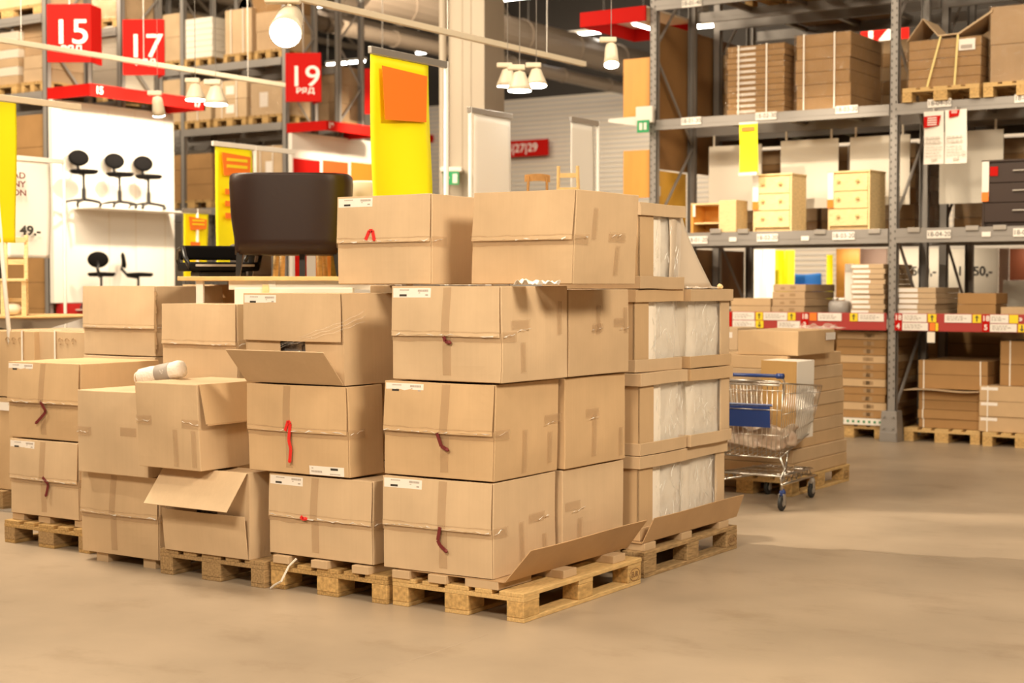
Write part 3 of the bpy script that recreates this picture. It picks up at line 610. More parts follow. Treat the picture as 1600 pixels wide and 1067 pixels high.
# ------------------------------------------------------------------ pallet racks
XP = [PZ(1392, 689).x + k*2.855 for k in (-1, 0, 1)]; YR = PZ(1392, 689).y
YB = PX(1083, 446, XP[0]).y; YC = PX(1118, 446, XP[0]).y; YE = YC + (YB-YR)
def rack(name, label, xs, yf, yr, levels, H, beam='rack_grey', foot=False, braces=True, group=None, facing=0):
    t = thing(name, label, 'pallet rack', (xs[-1], yf, 0), 0, group); ox, oy = xs[-1], yf
    for x in xs:
        for y in (yf, yr):
            m = MB(); s = .045; yy = y-oy; dirn = 1 if y == yf else -1
            m.box(x-ox-s, x-ox+s, yy, yy+.012*dirn, 0, H); m.box(x-ox-s, x-ox-s+.006, yy, yy+.075*dirn, 0, H); m.box(x-ox+s-.006, x-ox+s, yy, yy+.075*dirn, 0, H)
            if foot:
                z = .45
                while z < H:
                    m.box(x-ox-.03, x-ox-.018, yy-.003*dirn, yy+.001*dirn, z, z+.022, 1); m.box(x-ox+.018, x-ox+.03, yy-.003*dirn, yy+.001*dirn, z+.02, z+.042, 1); z += .075
            m.build('upright', [beam, 'rack_dark'], t)
        if braces:
            z = .25; k = 0; st = (yr-yf)
            while z + st < H:
                a, b = (.04, yr-yf-.04) if k % 2 == 0 else (yr-yf-.04, .04)
                MB().tube([(x-ox, a, z), (x-ox, b, z+st*.95)], .018, 6).build('brace', beam, t); z += st; k += 1
    for (z, hh) in levels:
        for i in range(len(xs)-1):
            for y in (yf-.02, yr-.02):
                m = MB(); a, b = xs[i]-ox+.045, xs[i+1]-ox-.045; m.box(a, b, y-oy, y-oy+.045, z-hh, z); m.box(a, b, y-oy-.004, y-oy, z-hh*.62, z-hh*.5); m.build('beam', beam, t)
            for c in range(1, 4): MB().box(a+(b-a)*c/4-.03, a+(b-a)*c/4+.03, .02, yr-yf-.03, z-.05, z-.004).build('cross_bar', beam, t)
    return t
Z1, Z2, Z3, Z4 = 1.35, 2.235, 3.535, 4.90
RA = rack('pallet_rack', 'tall grey pallet rack nearest on the right with labelled beams', XP, YR, YB, [(Z2, .15), (Z3, .115), (Z4, .12)], 7.4, foot=True)
RB = rack('pallet_rack', 'grey pallet rack standing back to back behind the near one', XP, YC, YE, [(Z1, .1), (Z2, .12), (Z3, .115), (Z4, .12)], 7.2)
ox, oy = XP[-1], YR
for i in range(2):
    a, b = XP[i]-ox+.05, XP[i+1]-ox-.05
    MB().box(a, b, 0, YB-YR, Z2-.012, Z2+.001).build('shelf_board', 'rack_grey', RA); MB().box(a, b, .0, YB-YR, Z1-.07, Z1-.02).build('shelf_board', 'rack_grey', RA)
    MB().box(a, b, -.035, -.015, Z1-.185, Z1).build('price_rail', 'red_rail', RA, bevel=.004)
for x, pl in ((XP[1], 'beside the aisle'),):
    m = MB(); m.hexa([(-.10, -.09, 0), (.10, -.09, 0), (.10, .12, 0), (-.10, .12, 0), (-.08, -.07, .32), (.08, -.07, .32), (.08, .1, .32), (-.08, .1, .32)]); m.box(-.09, .09, -.1, .1, 0, .10)
    for z in (.14, .26): m.tube([(-.05, -.1, z), (-.05, -.06, z)], .012, 8).tube([(.05, -.1, z), (.05, -.06, z)], .012, 8)
    m.build('foot_guard', 'rack_grey', RA, bevel=.004, loc=(x-ox, 0, 0))
def plate(px, py, s, parent, yoff=-.03, w=.25, hh=.085):
    p = PY(px, py, YR+yoff); o = MB().box(-w/2, w/2, -.004, 0, -hh/2, hh/2).build('location_label', 'label_white', parent, loc=(p.x-ox, p.y-oy, p.z), bevel=.003)
    if s: text('label_print', s, .068, 'print_black', o, (0, -.005, 0), ext=.0005, off=.0, sx=1.0)
for px, py, s in ((1081, 5, '18-01-40'), (1080, 189, '18-01-30'), (1197, 181, '18-02-30'), (1323, 171, '18-03-30'), (1468, 161, '18-04-30'), (1605, 153, '18-05-30'),
                  (1090, 375, '18-01-20'), (1199, 371.5, '18-02-20'), (1318, 368.5, '18-03-20'), (1467, 366, '18-04-20'), (1603, 363, '18-05-20')): plate(px, py, s, RA)
for px, py in ((1145, 374), (1258, 372.5), (1541, 366)): plate(px, py, '', RA, w=.09, hh=.05)
for px, py in ((1118, 362), (1161, 362), (1281, 363), (1366, 362), (1428, 360), (1519, 357), (1562, 356)): 
    p = PY(px, py, YR-.03); MB().box(-.065, .065, -.012, .03, -.02, .03).build('shelf_clip', 'galvanised', RA, loc=(p.x-ox, p.y-oy, p.z), bevel=.004)
def ticket(a, b, row, m, s=None, tcol='print_black'):
    xa, xb = PY(a, 500, YR-.04).x, PY(b, 500, YR-.04).x; z1 = Z1-.006 if row == 0 else Z1-.098; z0 = Z1-.090 if row == 0 else Z1-.178
    if row == 2: z1, z0 = Z1-.004, Z1-.18
    y = YR-.04-oy; o = MB().box(-(xb-xa)/2, (xb-xa)/2, -.003, 0, -(z1-z0)/2, (z1-z0)/2).build('price_ticket' if m == 'label_white' else 'shelf_tag', m, RA, loc=((xa+xb)/2-ox, y, (z0+z1)/2))
    if m == 'label_white':
        R = rnd(int(a)); q = MB(); w = xb-xa
        for zz in (.018, .0, -.016):
            x = -w*.42
            while x < w*(.1 if zz else .3): l = R.uniform(.01, .04); q.box(x, x+l, -.0045, -.003, zz-.004, zz+.004); x += l+.01
        q.build('ticket_print', 'print_grey', o)
    if s in ('up', 'dn'):
        k = 1 if s == 'up' else -1; q = MB(); q.prism([(-.006, -.03*k), (.006, -.03*k), (.006, .012*k), (.024, .006*k), (0, .034*k), (-.024, .006*k), (-.006, .012*k)][::k], -.006, -.003)
        q.build('arrow', 'print_black', o)
    elif s:
        lines = s.split('|')
        for i, l in enumerate(lines): text('tag_number', l, .075, tcol, o, (0, -.0045, .045-.09*i if len(lines) > 1 else 0), ext=.0005, off=.002)
for a, b, r, m_, s in ((1139, 1143, 2, 'red_sign', None), (1145, 1179, 0, 'label_white', None), (1181, 1192, 0, 'yellow_tag', 'up'), (1193, 1230, 0, 'label_white', None), (1231, 1243, 0, 'yellow_tag', 'up'), (1252, 1263, 2, 'red_sign', '18|3'),
                       (1265, 1276, 0, 'orange_print', None), (1278, 1315, 0, 'label_white', None), (1328, 1340, 0, 'yellow_tag', 'up'), (1341, 1381, 0, 'label_white', None), (1145, 1180, 1, 'label_white', None), (1181, 1193, 1, 'yellow_tag', 'dn'),
                       (1215, 1250, 1, 'label_white', None), (1398, 1409, 2, 'red_sign', '18|4'), (1410, 1448, 0, 'label_white', None), (1450, 1463, 0, 'yellow_tag', 'up'), (1476, 1518, 0, 'label_white', None), (1520, 1533, 0, 'yellow_tag', 'up'),
                       (1535, 1546, 2, 'red_sign', '18|5'), (1547, 1576, 0, 'label_white', None), (1577, 1591, 0, 'yellow_tag', None), (1410, 1450, 1, 'label_white', None), (1453, 1461, 1, 'orange_print', None), (1462, 1466, 1, 'yellow_tag', None),
                       (1547, 1589, 1, 'label_white', None), (1591, 1603, 1, 'yellow_tag', 'dn')): ticket(a, b, r, m_, s, 'label_white' if m_ == 'red_sign' else 'print_black')
text('tag_number', '\u00bb', .07, 'label_white', RA, (PY(1595, 491, YR-.04).x-ox, -.042, Z1-.045), off=.002)

# red canopy at the rack end, lamp arm, exit sign, side panels
def canopy(label, xa, xb, y0, y1, z0, z1, nums=(), tube=False, back=True):
    """red fascia boards: one facing the camera side (-y) and one along y at the free end"""
    t = thing('red_fascia', label, 'fascia', (xb, y0, z0)); w = xa-xb; h = z1-z0
    return t
p0, p1 = PY(906, 43, YR-.1), PY(1016, 24, YR-.1); zt = PY(906, 20, YR-.1).z
t = thing('red_canopy', 'red canopy sticking out left from the right rack with a tube light', 'canopy', (p0.x, YR-.1, p0.z)); w = XP[0]-.05-p0.x; h = zt-p0.z
MB().box(0, w, 0, .03, 0, h).build('front_fascia', 'red_sign', t, bevel=.004); MB().box(0, .03, .03, 1.3, 0, h).build('side_fascia', 'red_sign', t)
MB().box(.03, w, .03, 1.3, h-.02, h).build('top_board', 'panel_white', t); MB().box(0, w, 1.27, 1.3, 0, h).build('rear_fascia', 'red_sign', t)
o = MB().box(w*.72, w*.72+.10, .05, 1.2, .0, .05).build('light_housing', 'white_paint', t); MB().tube([(w*.72+.05, .08, -.012), (w*.72+.05, 1.17, -.012)], .018, 8).build('glowing_tube', 'tube_glow', o)
q = PY(950, 190, YR-.05); t = thing('emergency_light', 'white wedge-shaped emergency light with green exit panel on the end post', 'exit sign', (XP[0]-.05, YR-.05, q.z))
w = XP[0]-.05-q.x
MB().hexa([(-w, 0, -.01), (0, 0, -.10), (0, .06, -.10), (-w, .06, -.01), (-w, 0, .03), (0, 0, .04), (0, .06, .04), (-w, .06, .03)]).build('lamp_body', 'white_paint', t, bevel=.006)
MB().box(-.12, .1, -.06, 0, -.05, .14).build('battery_box', 'white_paint', t, bevel=.01)
o = MB().box(-.09, .06, -.075, -.06, -.16, -.02).build('green_panel', 'green_sign', t); MB().box(-.06, -.02, -.08, -.075, -.13, -.05).box(0, .035, -.08, -.075, -.13, -.05).build('running_figure', 'white_paint', o)
def panel(name, label, xa, xb, y, z0, z1, m, t=.02, cat='panel', group=None, yaw=0):
    o = MB().box(0, xb-xa, 0, t, 0, z1-z0).build(name, m, bevel=.003, loc=(xa, y, z0), rot=(0, 0, yaw)); return tag(o, label, cat, group)
ye = YC
for (v0, v1, mm, lb) in ((187, 93, 'orange_panel', 'upper orange wooden board beside the right rack end post'), (310, 236, 'orange_panel', 'lower orange wooden board beside the right rack end post')):
    a, b = PY(973, v0, YR+.08), PY(1017, v1, YR+.08); panel('orange_board', lb, a.x, XP[0]-.05, YR+.09, a.z, PY(973, v1, YR+.08).z, mm, .03)
xx = XP[0]-.09
for (yy0, yy1, za, zb, mm, lb) in ((YR+.12, YE-.05, 3.0, 4.70, 'brown_panel', 'tall brown end board closing the upper left end of the right rack'),
                              (YR+.12, YB-.06, 2.25, 2.98, 'yellow_panel', 'yellow end board on the right rack, with white socket'), (YR+.12, YE-.05, 1.37, 2.08, 'brown_panel', 'brown end board below the display shelf at the left end of the right rack')):
    t = thing('end_board', lb, 'panel', (xx, yy0, za)); MB().box(0, .02, 0, yy1-yy0, 0, zb-za).build('board', mm, t, bevel=.003)
    if mm == 'yellow_panel': MB().box(.02, .05, .05, .15, .43, .55).build('socket', 'white_paint', t, bevel=.01)

# ------------------------------------------------------------------ stacks of cartons
ORD = ['bottom', 'second', 'third', 'fourth', 'fifth', 'sixth', 'seventh', 'eighth', 'ninth', 'tenth', 'eleventh', 'twelfth', 'thirteenth']
def stack(desc, C, z0, hs, mt='kraft_board', seed=1, jit=.006, tags=None, straps=(), group=None, yaw=0, name='flat_carton', cat='cardboard box', spots=None, wj=None):
    x, y, w, d = C; R = rnd(seed); z = z0; n = len(hs)
    for i, hh in enumerate(hs):
        dw = wj[i] if wj else 0
        wh = 'bottom one' if i == 0 else 'top one' if i == n-1 else ORD[i]+' from the bottom'
        t = thing(name, '%s, %s' % (desc, wh), cat, (x+R.uniform(-jit, jit)+dw, y+R.uniform(-jit, jit), z), yaw+R.uniform(-.01, .01), group)
        mm = mt if isinstance(mt, str) or not isinstance(mt, (list, tuple)) else mt[i % len(mt)]
        m = MB().box(-w-dw, 0, 0, d, .0015, hh-.0015); m.build('body', mm, t, bevel=.004)
        if tags:
            a, b, c, e, tm = tags; MB().box(-w+a*w, -w+b*w, -.002, 0, hh*c, hh*e).build('carton_label', tm, t)
            if 'side' in str(spots): pass
        for s_ in straps:
            MB().box(-w+s_*w-.006, -w+s_*w+.006, -.003, 0, 0, hh).build('strap', 'strap_white', t)
        if spots and spots != 'side':
            for (sx, sz, sr) in spots: MB().box(-w+sx*w-sr*2, -w+sx*w+sr*2, -.002, 0, hh*sz-sr, hh*sz+sr).build('printed_mark', 'kraft_edge', t)
        z += hh
    return z
def even(h, n): return [h/n]*n
def zpx(C, v, u): return zat(C[0], C[1], u, v)
# floor level under the rack
def floor_pallet(label, C, like=P1, z=0):
    p = dup(like, None, (C[0], C[1], z), 0, label); return p
CP = fit(1306, 1388, 1440, YR+.12, 0, 600)
fp = PY(1380, 670, YR+.12)
floor_pallet('wooden pallet under the tall flat-carton stack left of the aisle post', (fp.x, YR+.12), PB)
o = MB(); Lq = .83; o.box(-Lq, 0, 0, .03, 0, .07)
for i in range(13): o.box(-Lq+.05+i*.06, -Lq+.075+i*.06, -.003, .0, .022, .048, 1)
tag(o.build('perforated_strip', ['white_paint', 'gasket_green'], loc=(fp.x+.02, YR+.10, T0+.001), bevel=.003), 'white perforated strip with green holes on the pallet below the tall stack', 'strip')
tag(MB().box(-.75, -.05, .06, 1.1, 0, .068).build('spacer_board', 'kraft_board_dark', loc=(fp.x+.02, YR+.12, T0+.001)), 'kraft spacer board behind the white perforated strip', 'cardboard block')
stack('flat brown carton in the floor stack left of the post', (fp.x+.02, YR+.13, fp.x+.02-PY(1306, 600, YR+.13).x, 1.1), T0+.072, even(.93, 11), ['kraft_board_dark', 'kraft_board_warm', 'kraft_board_dark'], 5, .008, group='flat cartons under the rack, tall stack', spots=[(.62, .5, .02), (.68, .5, .02)])
C2_ = fit(1435, 1531, 1556, YR+.16, 0, 640); C2_ = (C2_[0], C2_[1], C2_[2], 1.0)
floor_pallet('wooden pallet under the strapped flat cartons right of the aisle post', (C2_[0]+.02, YR+.10), P1)
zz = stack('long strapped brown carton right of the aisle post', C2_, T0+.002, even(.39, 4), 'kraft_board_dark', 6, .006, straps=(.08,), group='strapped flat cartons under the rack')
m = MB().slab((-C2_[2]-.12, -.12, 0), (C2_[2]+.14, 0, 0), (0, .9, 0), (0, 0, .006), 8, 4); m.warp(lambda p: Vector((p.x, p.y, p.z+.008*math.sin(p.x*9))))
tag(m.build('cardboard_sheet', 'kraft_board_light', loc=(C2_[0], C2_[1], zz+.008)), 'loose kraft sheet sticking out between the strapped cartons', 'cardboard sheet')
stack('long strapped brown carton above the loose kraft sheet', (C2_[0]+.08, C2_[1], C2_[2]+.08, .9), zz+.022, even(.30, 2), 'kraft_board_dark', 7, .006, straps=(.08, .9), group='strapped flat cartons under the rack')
p3_ = PY(1531, 670, YR+.1)
C3_ = (p3_.x+.85, YR+.06, .85, .7)
floor_pallet('wooden pallet at the right picture edge under the labelled cartons', (C3_[0], YR+.02), P1)
zz = stack('strapped brown carton with white label strip at the right picture edge', C3_, T0+.002, even(.47, 3), 'kraft_board_warm', 8, .006, tags=(.02, .22, .72, .92, 'label_white'), straps=(.10,), group='labelled cartons at the right edge')
stack('taller strapped carton above the labelled ones at the right edge', (C3_[0], C3_[1]+.1, C3_[2]-.18, .6), zz, [.22, .24], 'kraft_board_dark', 9, .004, straps=(.15,), group='labelled cartons at the right edge')
bk = (PY(1600, 520, YB-.1).x+.3, YB-.3, 1.6, .9)
for i, (xa, n, ttl) in enumerate(((-3.6, 9, 'right'), (-5.0, 8, 'middle'), (-6.9, 9, 'left'))):
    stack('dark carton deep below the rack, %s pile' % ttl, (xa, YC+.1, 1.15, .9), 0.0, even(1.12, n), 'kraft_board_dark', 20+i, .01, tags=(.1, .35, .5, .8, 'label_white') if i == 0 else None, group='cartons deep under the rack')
t = tag(MB().box(-.04, .04, 0, .01, -.11, 0).build('hanging_tag', 'panel_white', loc=(PY(1455, 512, YR-.05).x, YR-.055, Z1-.19)), 'small cream tag hanging below the red price rail', 'tag')

# shelf one (price rail level)
ZS = Z1-.02
def on_shelf(xl, xc, xr, vt, zb, Y, yaw=0, dmax=.9):
    C = fit(xl, xc, xr, Y, yaw, (vt+446)/2) if xr else (*fit(xl, xc, xc+5, Y, yaw)[:3], .4)
    C = (C[0], C[1], C[2], min(C[3], dmax)); return C, zat(C[0], C[1], xc, vt)-zb
C, h = on_shelf(1142, 1204, None, 466, ZS, YR+.08); stack('plain brown flat box behind the rail left of the small-print boxes', C, ZS, even(h, 2), 'kraft_board_warm', 30, .004, group='boxes on the rail shelf')
C, h = on_shelf(1207, 1258, 1303, 444, ZS, YR+.08); stack('brown box with small dark print on the rail shelf', C, ZS, even(h, 4), 'kraft_board_dull', 31, .008, spots=[(.3, .45, .012), (.62, .55, .016)], group='boxes on the rail shelf')
C, h = on_shelf(1331, 1382, 1426, 412, ZS, YR+.08); 
stack('thin box with a wide white end label beside the aisle post', C, ZS, even(h, 10), 'kraft_board', 32, .01, tags=(.02, .55, .2, .8, 'label_white'), group='thin white-labelled boxes')
a = PY(1320, 412, YR+.3); panel('white_board', 'white upright board left of the thin labelled boxes', a.x, a.x+.10, YR+.3, ZS, a.z, 'white_paint', .03)
C, h = on_shelf(1404, 1462, 1500, 449, ZS, YR+.06); stack('thin box with white shiny edge right of the aisle post', C, ZS, even(h, 5), 'kraft_board', 33, .012, tags=(.0, .52, .15, .85, 'label_white'), group='thin white-edged boxes')
C, h = on_shelf(1496, 1556, 1574, 458, ZS, YR+.08); stack('low dark brown box on the rail shelf near the price boards', C, ZS, even(h, 2), 'kraft_board_dark', 34, .004, group='boxes on the rail shelf')
C, h = on_shelf(1564, 1625, None, 480, ZS, YR+.08); stack('brown box at the right end of the rail shelf', C, ZS, [h], 'kraft_board_warm', 35, .004, group='boxes on the rail shelf')
a = PY(1312, 487, YR+.25); m = MB(); m.lathe([(.10, 0), (.12, .02), (.12, .12), (.10, .14), (.02, .145)], 20)
tag(m.build('metal_tin', 'glass_grey', smooth=True, loc=(a.x, a.y, ZS)), 'dark shiny round tin between two box stacks on the rail shelf', 'tin')
m = MB(); m.slab((0, 0, 0), (.12, 0, 0), (0, .1, 0), (0, 0, .002), 10, 8); m.warp(lambda p: Vector((p.x, p.y, p.z+abs(noise.noise(p*25))*.06)))
tag(m.build('crumpled_film', 'paper_crumple', loc=(a.x-.07, a.y-.05, ZS+.147)), 'crumpled clear film lying on the dark tin', 'plastic film')
# boards with prices and other things seen through the shelf
for (xa, xb, s, lb) in ((1388, 1466, '1 500,-', 'left cream price board just right of the aisle post, number ends in 00'), (1466, 1558, '1 950,-', 'right cream price board seen between the two rear rack posts')):
    a, b = PY(xa, 450, YE+.5), PY(xb, 450, YE+.5); zt = PY(xb, 388, YE+.5).z
    t = thing('price_board', lb, 'price board', (a.x, YE+.5, 0)); w = b.x-a.x
    MB().box(0, w, 0, .03, .9, zt).build('board', 'panel_white', t); text('price_print', s, .155, 'print_black', t, (w*.62, -.004, PY(xb, 424, YE+.5).z), off=.003)
    MB().box(.02, .06, .03, .07, 0, .9).box(w-.06, w-.02, .03, .07, 0, .9).build('legs', 'rack_dark', t)
for (xa, xb, v0, v1, mm, lb) in ((1560, 1576, 455, 388, 'pink_board', 'pinkish narrow board right of the price boards'), (1577, 1620, 437, 388, 'rust_board', 'dark rust-coloured board above the white one at the right edge'), (1574, 1620, 478, 438, 'panel_white', 'light grey board below the rust one at the right edge'), (1344, 1386, 450, 388, 'pink_board', 'pinkish board behind the thin labelled boxes'), (1306, 1343, 450, 388, 'orange_panel', 'orange wooden board behind the white upright board')):
    Y = YE+.3 if mm != 'pink_board' else YE+.6
    a, b = PY(xa, v0, Y), PY(xb, v1, Y); zlo = 0.0
    if mm == 'panel_white': Y -= .2
    panel('standing_board', lb, a.x, b.x, Y, zlo-(.0 if mm == 'rust_board' else .0), b.z, mm, .03)
# far display seen through the shelf opening
for (xa, xb, v0, v1, d, mm, lb) in ((1210, 1241, 470, 391, 24, 'yellow_fabric', 'plain yellow banner seen through the rack opening'), (1291, 1301, 460, 398, 24, 'yellow_fabric', 'thin yellow banner at the right of the rack opening'), (1174, 1210, 480, 390, 23, 'white_paint', 'white glowing banner seen through the rack opening')):
    a = PD(xa, v0, d); b = PD(xb, v1, d); t = thing('banner', lb, 'banner', (a.x, a.y, 0), YAW); w = (b-a).dot(RT)
    MB().slab((0, 0, .6), (w, 0, 0), (0, 0, b.z-.6), (0, .01, 0), 6, 10).warp(lambda p: Vector((p.x, p.y+.02*math.sin(p.x*20+p.z*2), p.z))).build('fabric', mm, t)
    MB().tube([(w*.5, .03, 0), (w*.5, .03, b.z)], .015, 6).box(w*.5-.2, w*.5+.2, -.1, .15, 0, .02).build('stand', 'galvanised', t)
lamp('SPOT', 'spot_beam_banner', PD(1195, 300, 20.5), 700, WARM, PD(1200, 430, 23.2), .05, None, 60, .9)
a = PD(1259, 470, 25); t = thing('armchair', 'bright blue padded armchair far behind the rack opening', 'armchair', (a.x, a.y, 0), YAW)
m = MB(); m.gbox(-.33, .33, 0, .6, 1.30, 1.52, 5); m.warp(lambda p: p+noise.noise_vector(p*3)*.04); m.build('seat', 'blue_fabric', t, bevel=.05, smooth=True)
m = MB(); m.gbox(-.36, .36, .45, .62, 1.5, 1.82, 5); m.warp(lambda p: p+noise.noise_vector(p*3)*.05); m.build('backrest', 'blue_fabric', t, bevel=.05, smooth=True)
tag(MB().box(-.8, .8, -.1, 1.0, 0, 1.3).build('display_plinth', 'wall_plain', loc=(a.x, a.y, 0), rot=(0, 0, YAW)), 'grey display plinth carrying the bright blue armchair', 'plinth')

# shelf two: chests, bench pieces, hanging boards
def chest(label, C, z, h, mt, knob, n=3, dark=False, tagm=True):
    x, y, w, d = C[:4]; t = thing('chest_of_drawers', label, 'chest of drawers', (x, y, z), C[4] if len(C) > 4 else 0, 'chests of drawers on the display shelf')
    f = .06*h; dh = (h-.05*h-f)/n
    MB().box(-w, -w+.02, 0, d, 0, h-.02).box(-.02, 0, 0, d, 0, h-.02).box(-w+.02, -.02, .012, d, f, h-.02).box(-w+.02, -.02, .03, .05, 0, f).build('carcass', mt, t)
    MB().box(-w-.008, .008, -.012, d, h-.02, h).build('top', mt, t, bevel=.003)
    for i in range(n):
        z0 = f+.004+i*dh; o = MB().box(-w+.024, -.024, -.008, .012, z0, z0+dh-.008).build('drawer', mt, t, bevel=.004)
        if dark: MB().tube([(-w*.5-.09, -.008, z0+dh*.55), (-w*.5-.085, -.03, z0+dh*.57), (-w*.5+.085, -.03, z0+dh*.57), (-w*.5+.09, -.008, z0+dh*.55)], .009, 8).build('handle', 'galvanised', o)
        else:
            for kx in (.27, .73): MB().lathe([(.008, 0), (.009, .012), (.02, .022), (.018, .034), (.006, .038)], 12, 0, Matrix.Translation((-w*kx, -.008, z0+dh*.55)) @ Matrix.Rotation(math.pi/2, 4, 'X')).build('knob', knob, o, smooth=True)
    if tagm:
        o = MB().box(-w-.0, -w+.07, -.02, -.014, h*.45, h*.98).build('price_tag', 'label_white', t); MB().box(-w, -w+.07, -.026, -.02, h*.38, h*.52).build('tag_footer', 'orange_print', o)
    return t
C = fit(1177, 1237, 1264, YR+.06, 0, 320, d=.40); z = Z2+.002
chest('left pine chest of three drawers on the display shelf', C, z, zat(C[0], C[1], 1237, 270)-z, 'pine', 'pine_knobs')
C = fit(1294, 1359, 1390, YR+.05, -.06, 320, d=.40)
chest('right pine chest of three drawers beside the aisle post', (*C, -.06), z, zat(C[0], C[1], 1359, 265)-z, 'pine', 'pine_knobs')
a = PY(1535, 300, YR+.06).x; zt = zat(a+.8, YR+.06, 1590, 247)-z
tC = chest('dark brown chest of three drawers at the right picture edge', (a+.8, YR+.06, .8, .45), z, zt, 'lacquer_brown', None, dark=True)
MB().box(-.8+.08, -.8+.16, -.02, -.014, zt*.76, zt*.9).build('red_tag', 'red_sign', tC)
q = PY(1083, 365, YR+.10); t = thing('bench', 'small open pine bench with one shelf at the left of the display shelf', 'bench', (q.x, YR+.10, z)); hb = zat(q.x, YR+.1, 1083, 318)-z
w = PY(1124, 340, YR+.1).x-q.x
MB().box(-.03, w, 0, .32, hb-.02, hb).build('top', 'pine', t, bevel=.003); MB().box(-.02, w, .02, .30, hb*.30, hb*.30+.018).build('shelf', 'pine', t); MB().box(-.03, 0, 0, .32, 0, hb-.02).build('side', 'orange_panel', t); MB().box(0, w*.6, .30, .315, 0, hb-.02).build('back', 'orange_panel', t)
MB().box(.0, .03, -.01, -.005, hb*.55, hb*.95).build('price_tag', 'label_white', t)
C = fit(1123, 1150, 1160, YR+.02, 0, 340, d=.3); tag(MB().box(-C[2], 0, 0, .3, 0, zat(C[0], C[1], 1150, 312)-z).build('pine_block', 'pine', bevel=.004, loc=(C[0], C[1], z)), 'upright pine side panel unit right of the small bench', 'furniture')
for i, (xa, xb, v0, v1) in enumerate(((1107, 1190, 331, 224), (1219, 1310, 327, 215), (1327, 1422, 322, 209), (1467, 1568, 319, 201))):
    Y = YB-.12; a, b = PY(xa, v0, Y), PY(xb, v1, Y); lb = ('first from the left', 'second from the left', 'behind the aisle post', 'rightmost, behind the dark chest')[i]
    t = thing('hanging_board', 'cream board hung behind the display shelf, '+lb, 'board', (a.x, Y, a.z), 0, 'cream boards hung in the rack'); w = b.x-a.x; hh = PY((xa+xb)/2, (v1+3), Y).z-a.z
    MB().box(0, w, 0, .02, 0, hh).build('board', 'panel_white', t, bevel=.003)
    for fx in (.1, .88): MB().box(w*fx-.012, w*fx+.012, 0, .012, hh, Z3-.12-a.z).build('hanger', 'panel_white', t)
def sheet(name, label, xa, xb, v0, v1, Y, m, extra=None, wave=.01, cat='banner'):
    a, b = PY(xa, v0, Y), PY(xb, v1, Y); t = thing(name, label, cat, (a.x, Y, a.z)); w = b.x-a.x; h = b.z-a.z
    MB().slab((0, 0, 0), (w, 0, 0), (0, 0, h), (0, .004, 0), 6, 12).warp(lambda p: Vector((p.x, p.y+wave*math.sin(p.z*7+p.x*4), p.z))).build('fabric', m, t)
    MB().box(w/2-.006, w/2+.006, -.006, YR-Y-.018, h+.0, h+.03).build('hook', 'galvanised', t)
    if extra: extra(t, w, h)
    return t
def yx(t, w, h):
    MB().box(w*.15, w*.85, -.022, -.012, h*.86, h*.94).build('orange_field', 'orange_print', t); MB().box(0, w, -.02, 0, -.02, .015).build('bottom_rod', 'white_paint', t); MB().box(0, w, -.01, .01, h, h+.02).build('top_rod', 'white_paint', t)
sheet('hanging_banner', 'yellow banner hanging from the rack beam above the left pine chest', 1155, 1184, 272, 193, YR-.12, 'yellow_fabric', yx)
def rx(t, w, h):
    R = rnd(int(w*1000)); big = 'large' in t['label']
    c = MB(); s = w*(.42 if big else .24); cxx, czz = (w*.45, h*.80) if big else (w*.45, h*.92); an = .18
    q = [(cxx-s, czz-s*.7), (cxx+s*.75, czz-s*.45), (cxx+s, czz+s*.7), (cxx-s*1.0, czz+s*.65)]
    c.prism(q, -.022, -.012); o = c.build('red_field', 'red_sign', t)
    m = MB()
    for k in range(4 if big else 2): m.box(cxx-s*.55, cxx+s*.55, -.026, -.022, czz+s*(.38-.26*k), czz+s*(.50-.26*k))
    m.build('field_print', 'label_white', o)
    m = MB(); z = h*.48
    for k in range(6):
        x = w*.1
        while x < w*.8: l = R.uniform(.02, .05); m.box(x, x+l, -.018, -.012, z, z+(.02 if k < 2 else .008)); x += l+.012
        z -= .045 if k < 2 else .03
    m.box(w*.4, w*.66, -.018, -.012, h*.07, h*.10); m.build('banner_print', 'print_faint', t)
sheet('hanging_banner', 'white sale banner with large red square hanging on the right rack', 1443, 1475, 257, 173, YR-.12, 'white_paint', rx)
sheet('hanging_banner', 'white sale banner with small red square hanging on the right rack', 1476, 1511, 256, 170, YR-.16, 'white_paint', rx)

# level three and four loads
def load(label, C, z0, h, n, mt='kraft_board_warm', straps=(), tags=None, film=True, seed=1, yaw=0, group='shrink-wrapped loads on the rack beams'):
    x, y, w, d = C; t = thing('wrapped_load', label, 'wrapped load', (x, y, z0), yaw, group); R = rnd(seed)
    for i in range(n):
        a = h*i/n; j = R.uniform(-.008, .008); o = MB().box(-w+.01+j, -.01+j, .01, d-.01, a+.002, a+h/n-.002).build('carton', mt if isinstance(mt, str) else mt[i % len(mt)], t, bevel=.004)
        if tags: MB().box(-w+w*tags[0], -w+w*tags[1], .004, .01, a+h/n*.25, a+h/n*.7).build('carton_label', 'label_white', o)
    if film:
        m = MB().gbox(-w-.006, .006, -.006, d+.006, 0, h+.004, 7); m.warp(lambda p: Vector(p)+noise.noise_vector(p*5)*.008); m.build('stretch_film', 'wrap_film', t)
    for s_ in straps: MB().box(-w+w*s_-.008, -w+w*s_+.008, -.016, -.010, 0, h).box(-w+w*s_-.008, -w+w*s_+.008, -.016, d, h, h+.006).build('strap', 'strap_white', t)
    return t
C = fit(1135, 1226, 1240, YR+.02, 0, 120); C = (*C[:3], .55); load('wrapped stack with a column of white labels on the upper right beam', C, Z3+.002, zat(C[0], C[1], 1226, 66)-Z3, 12, ['kraft_rack', 'kraft_board_dark'], (.22, .7), (.18, .5), seed=1)
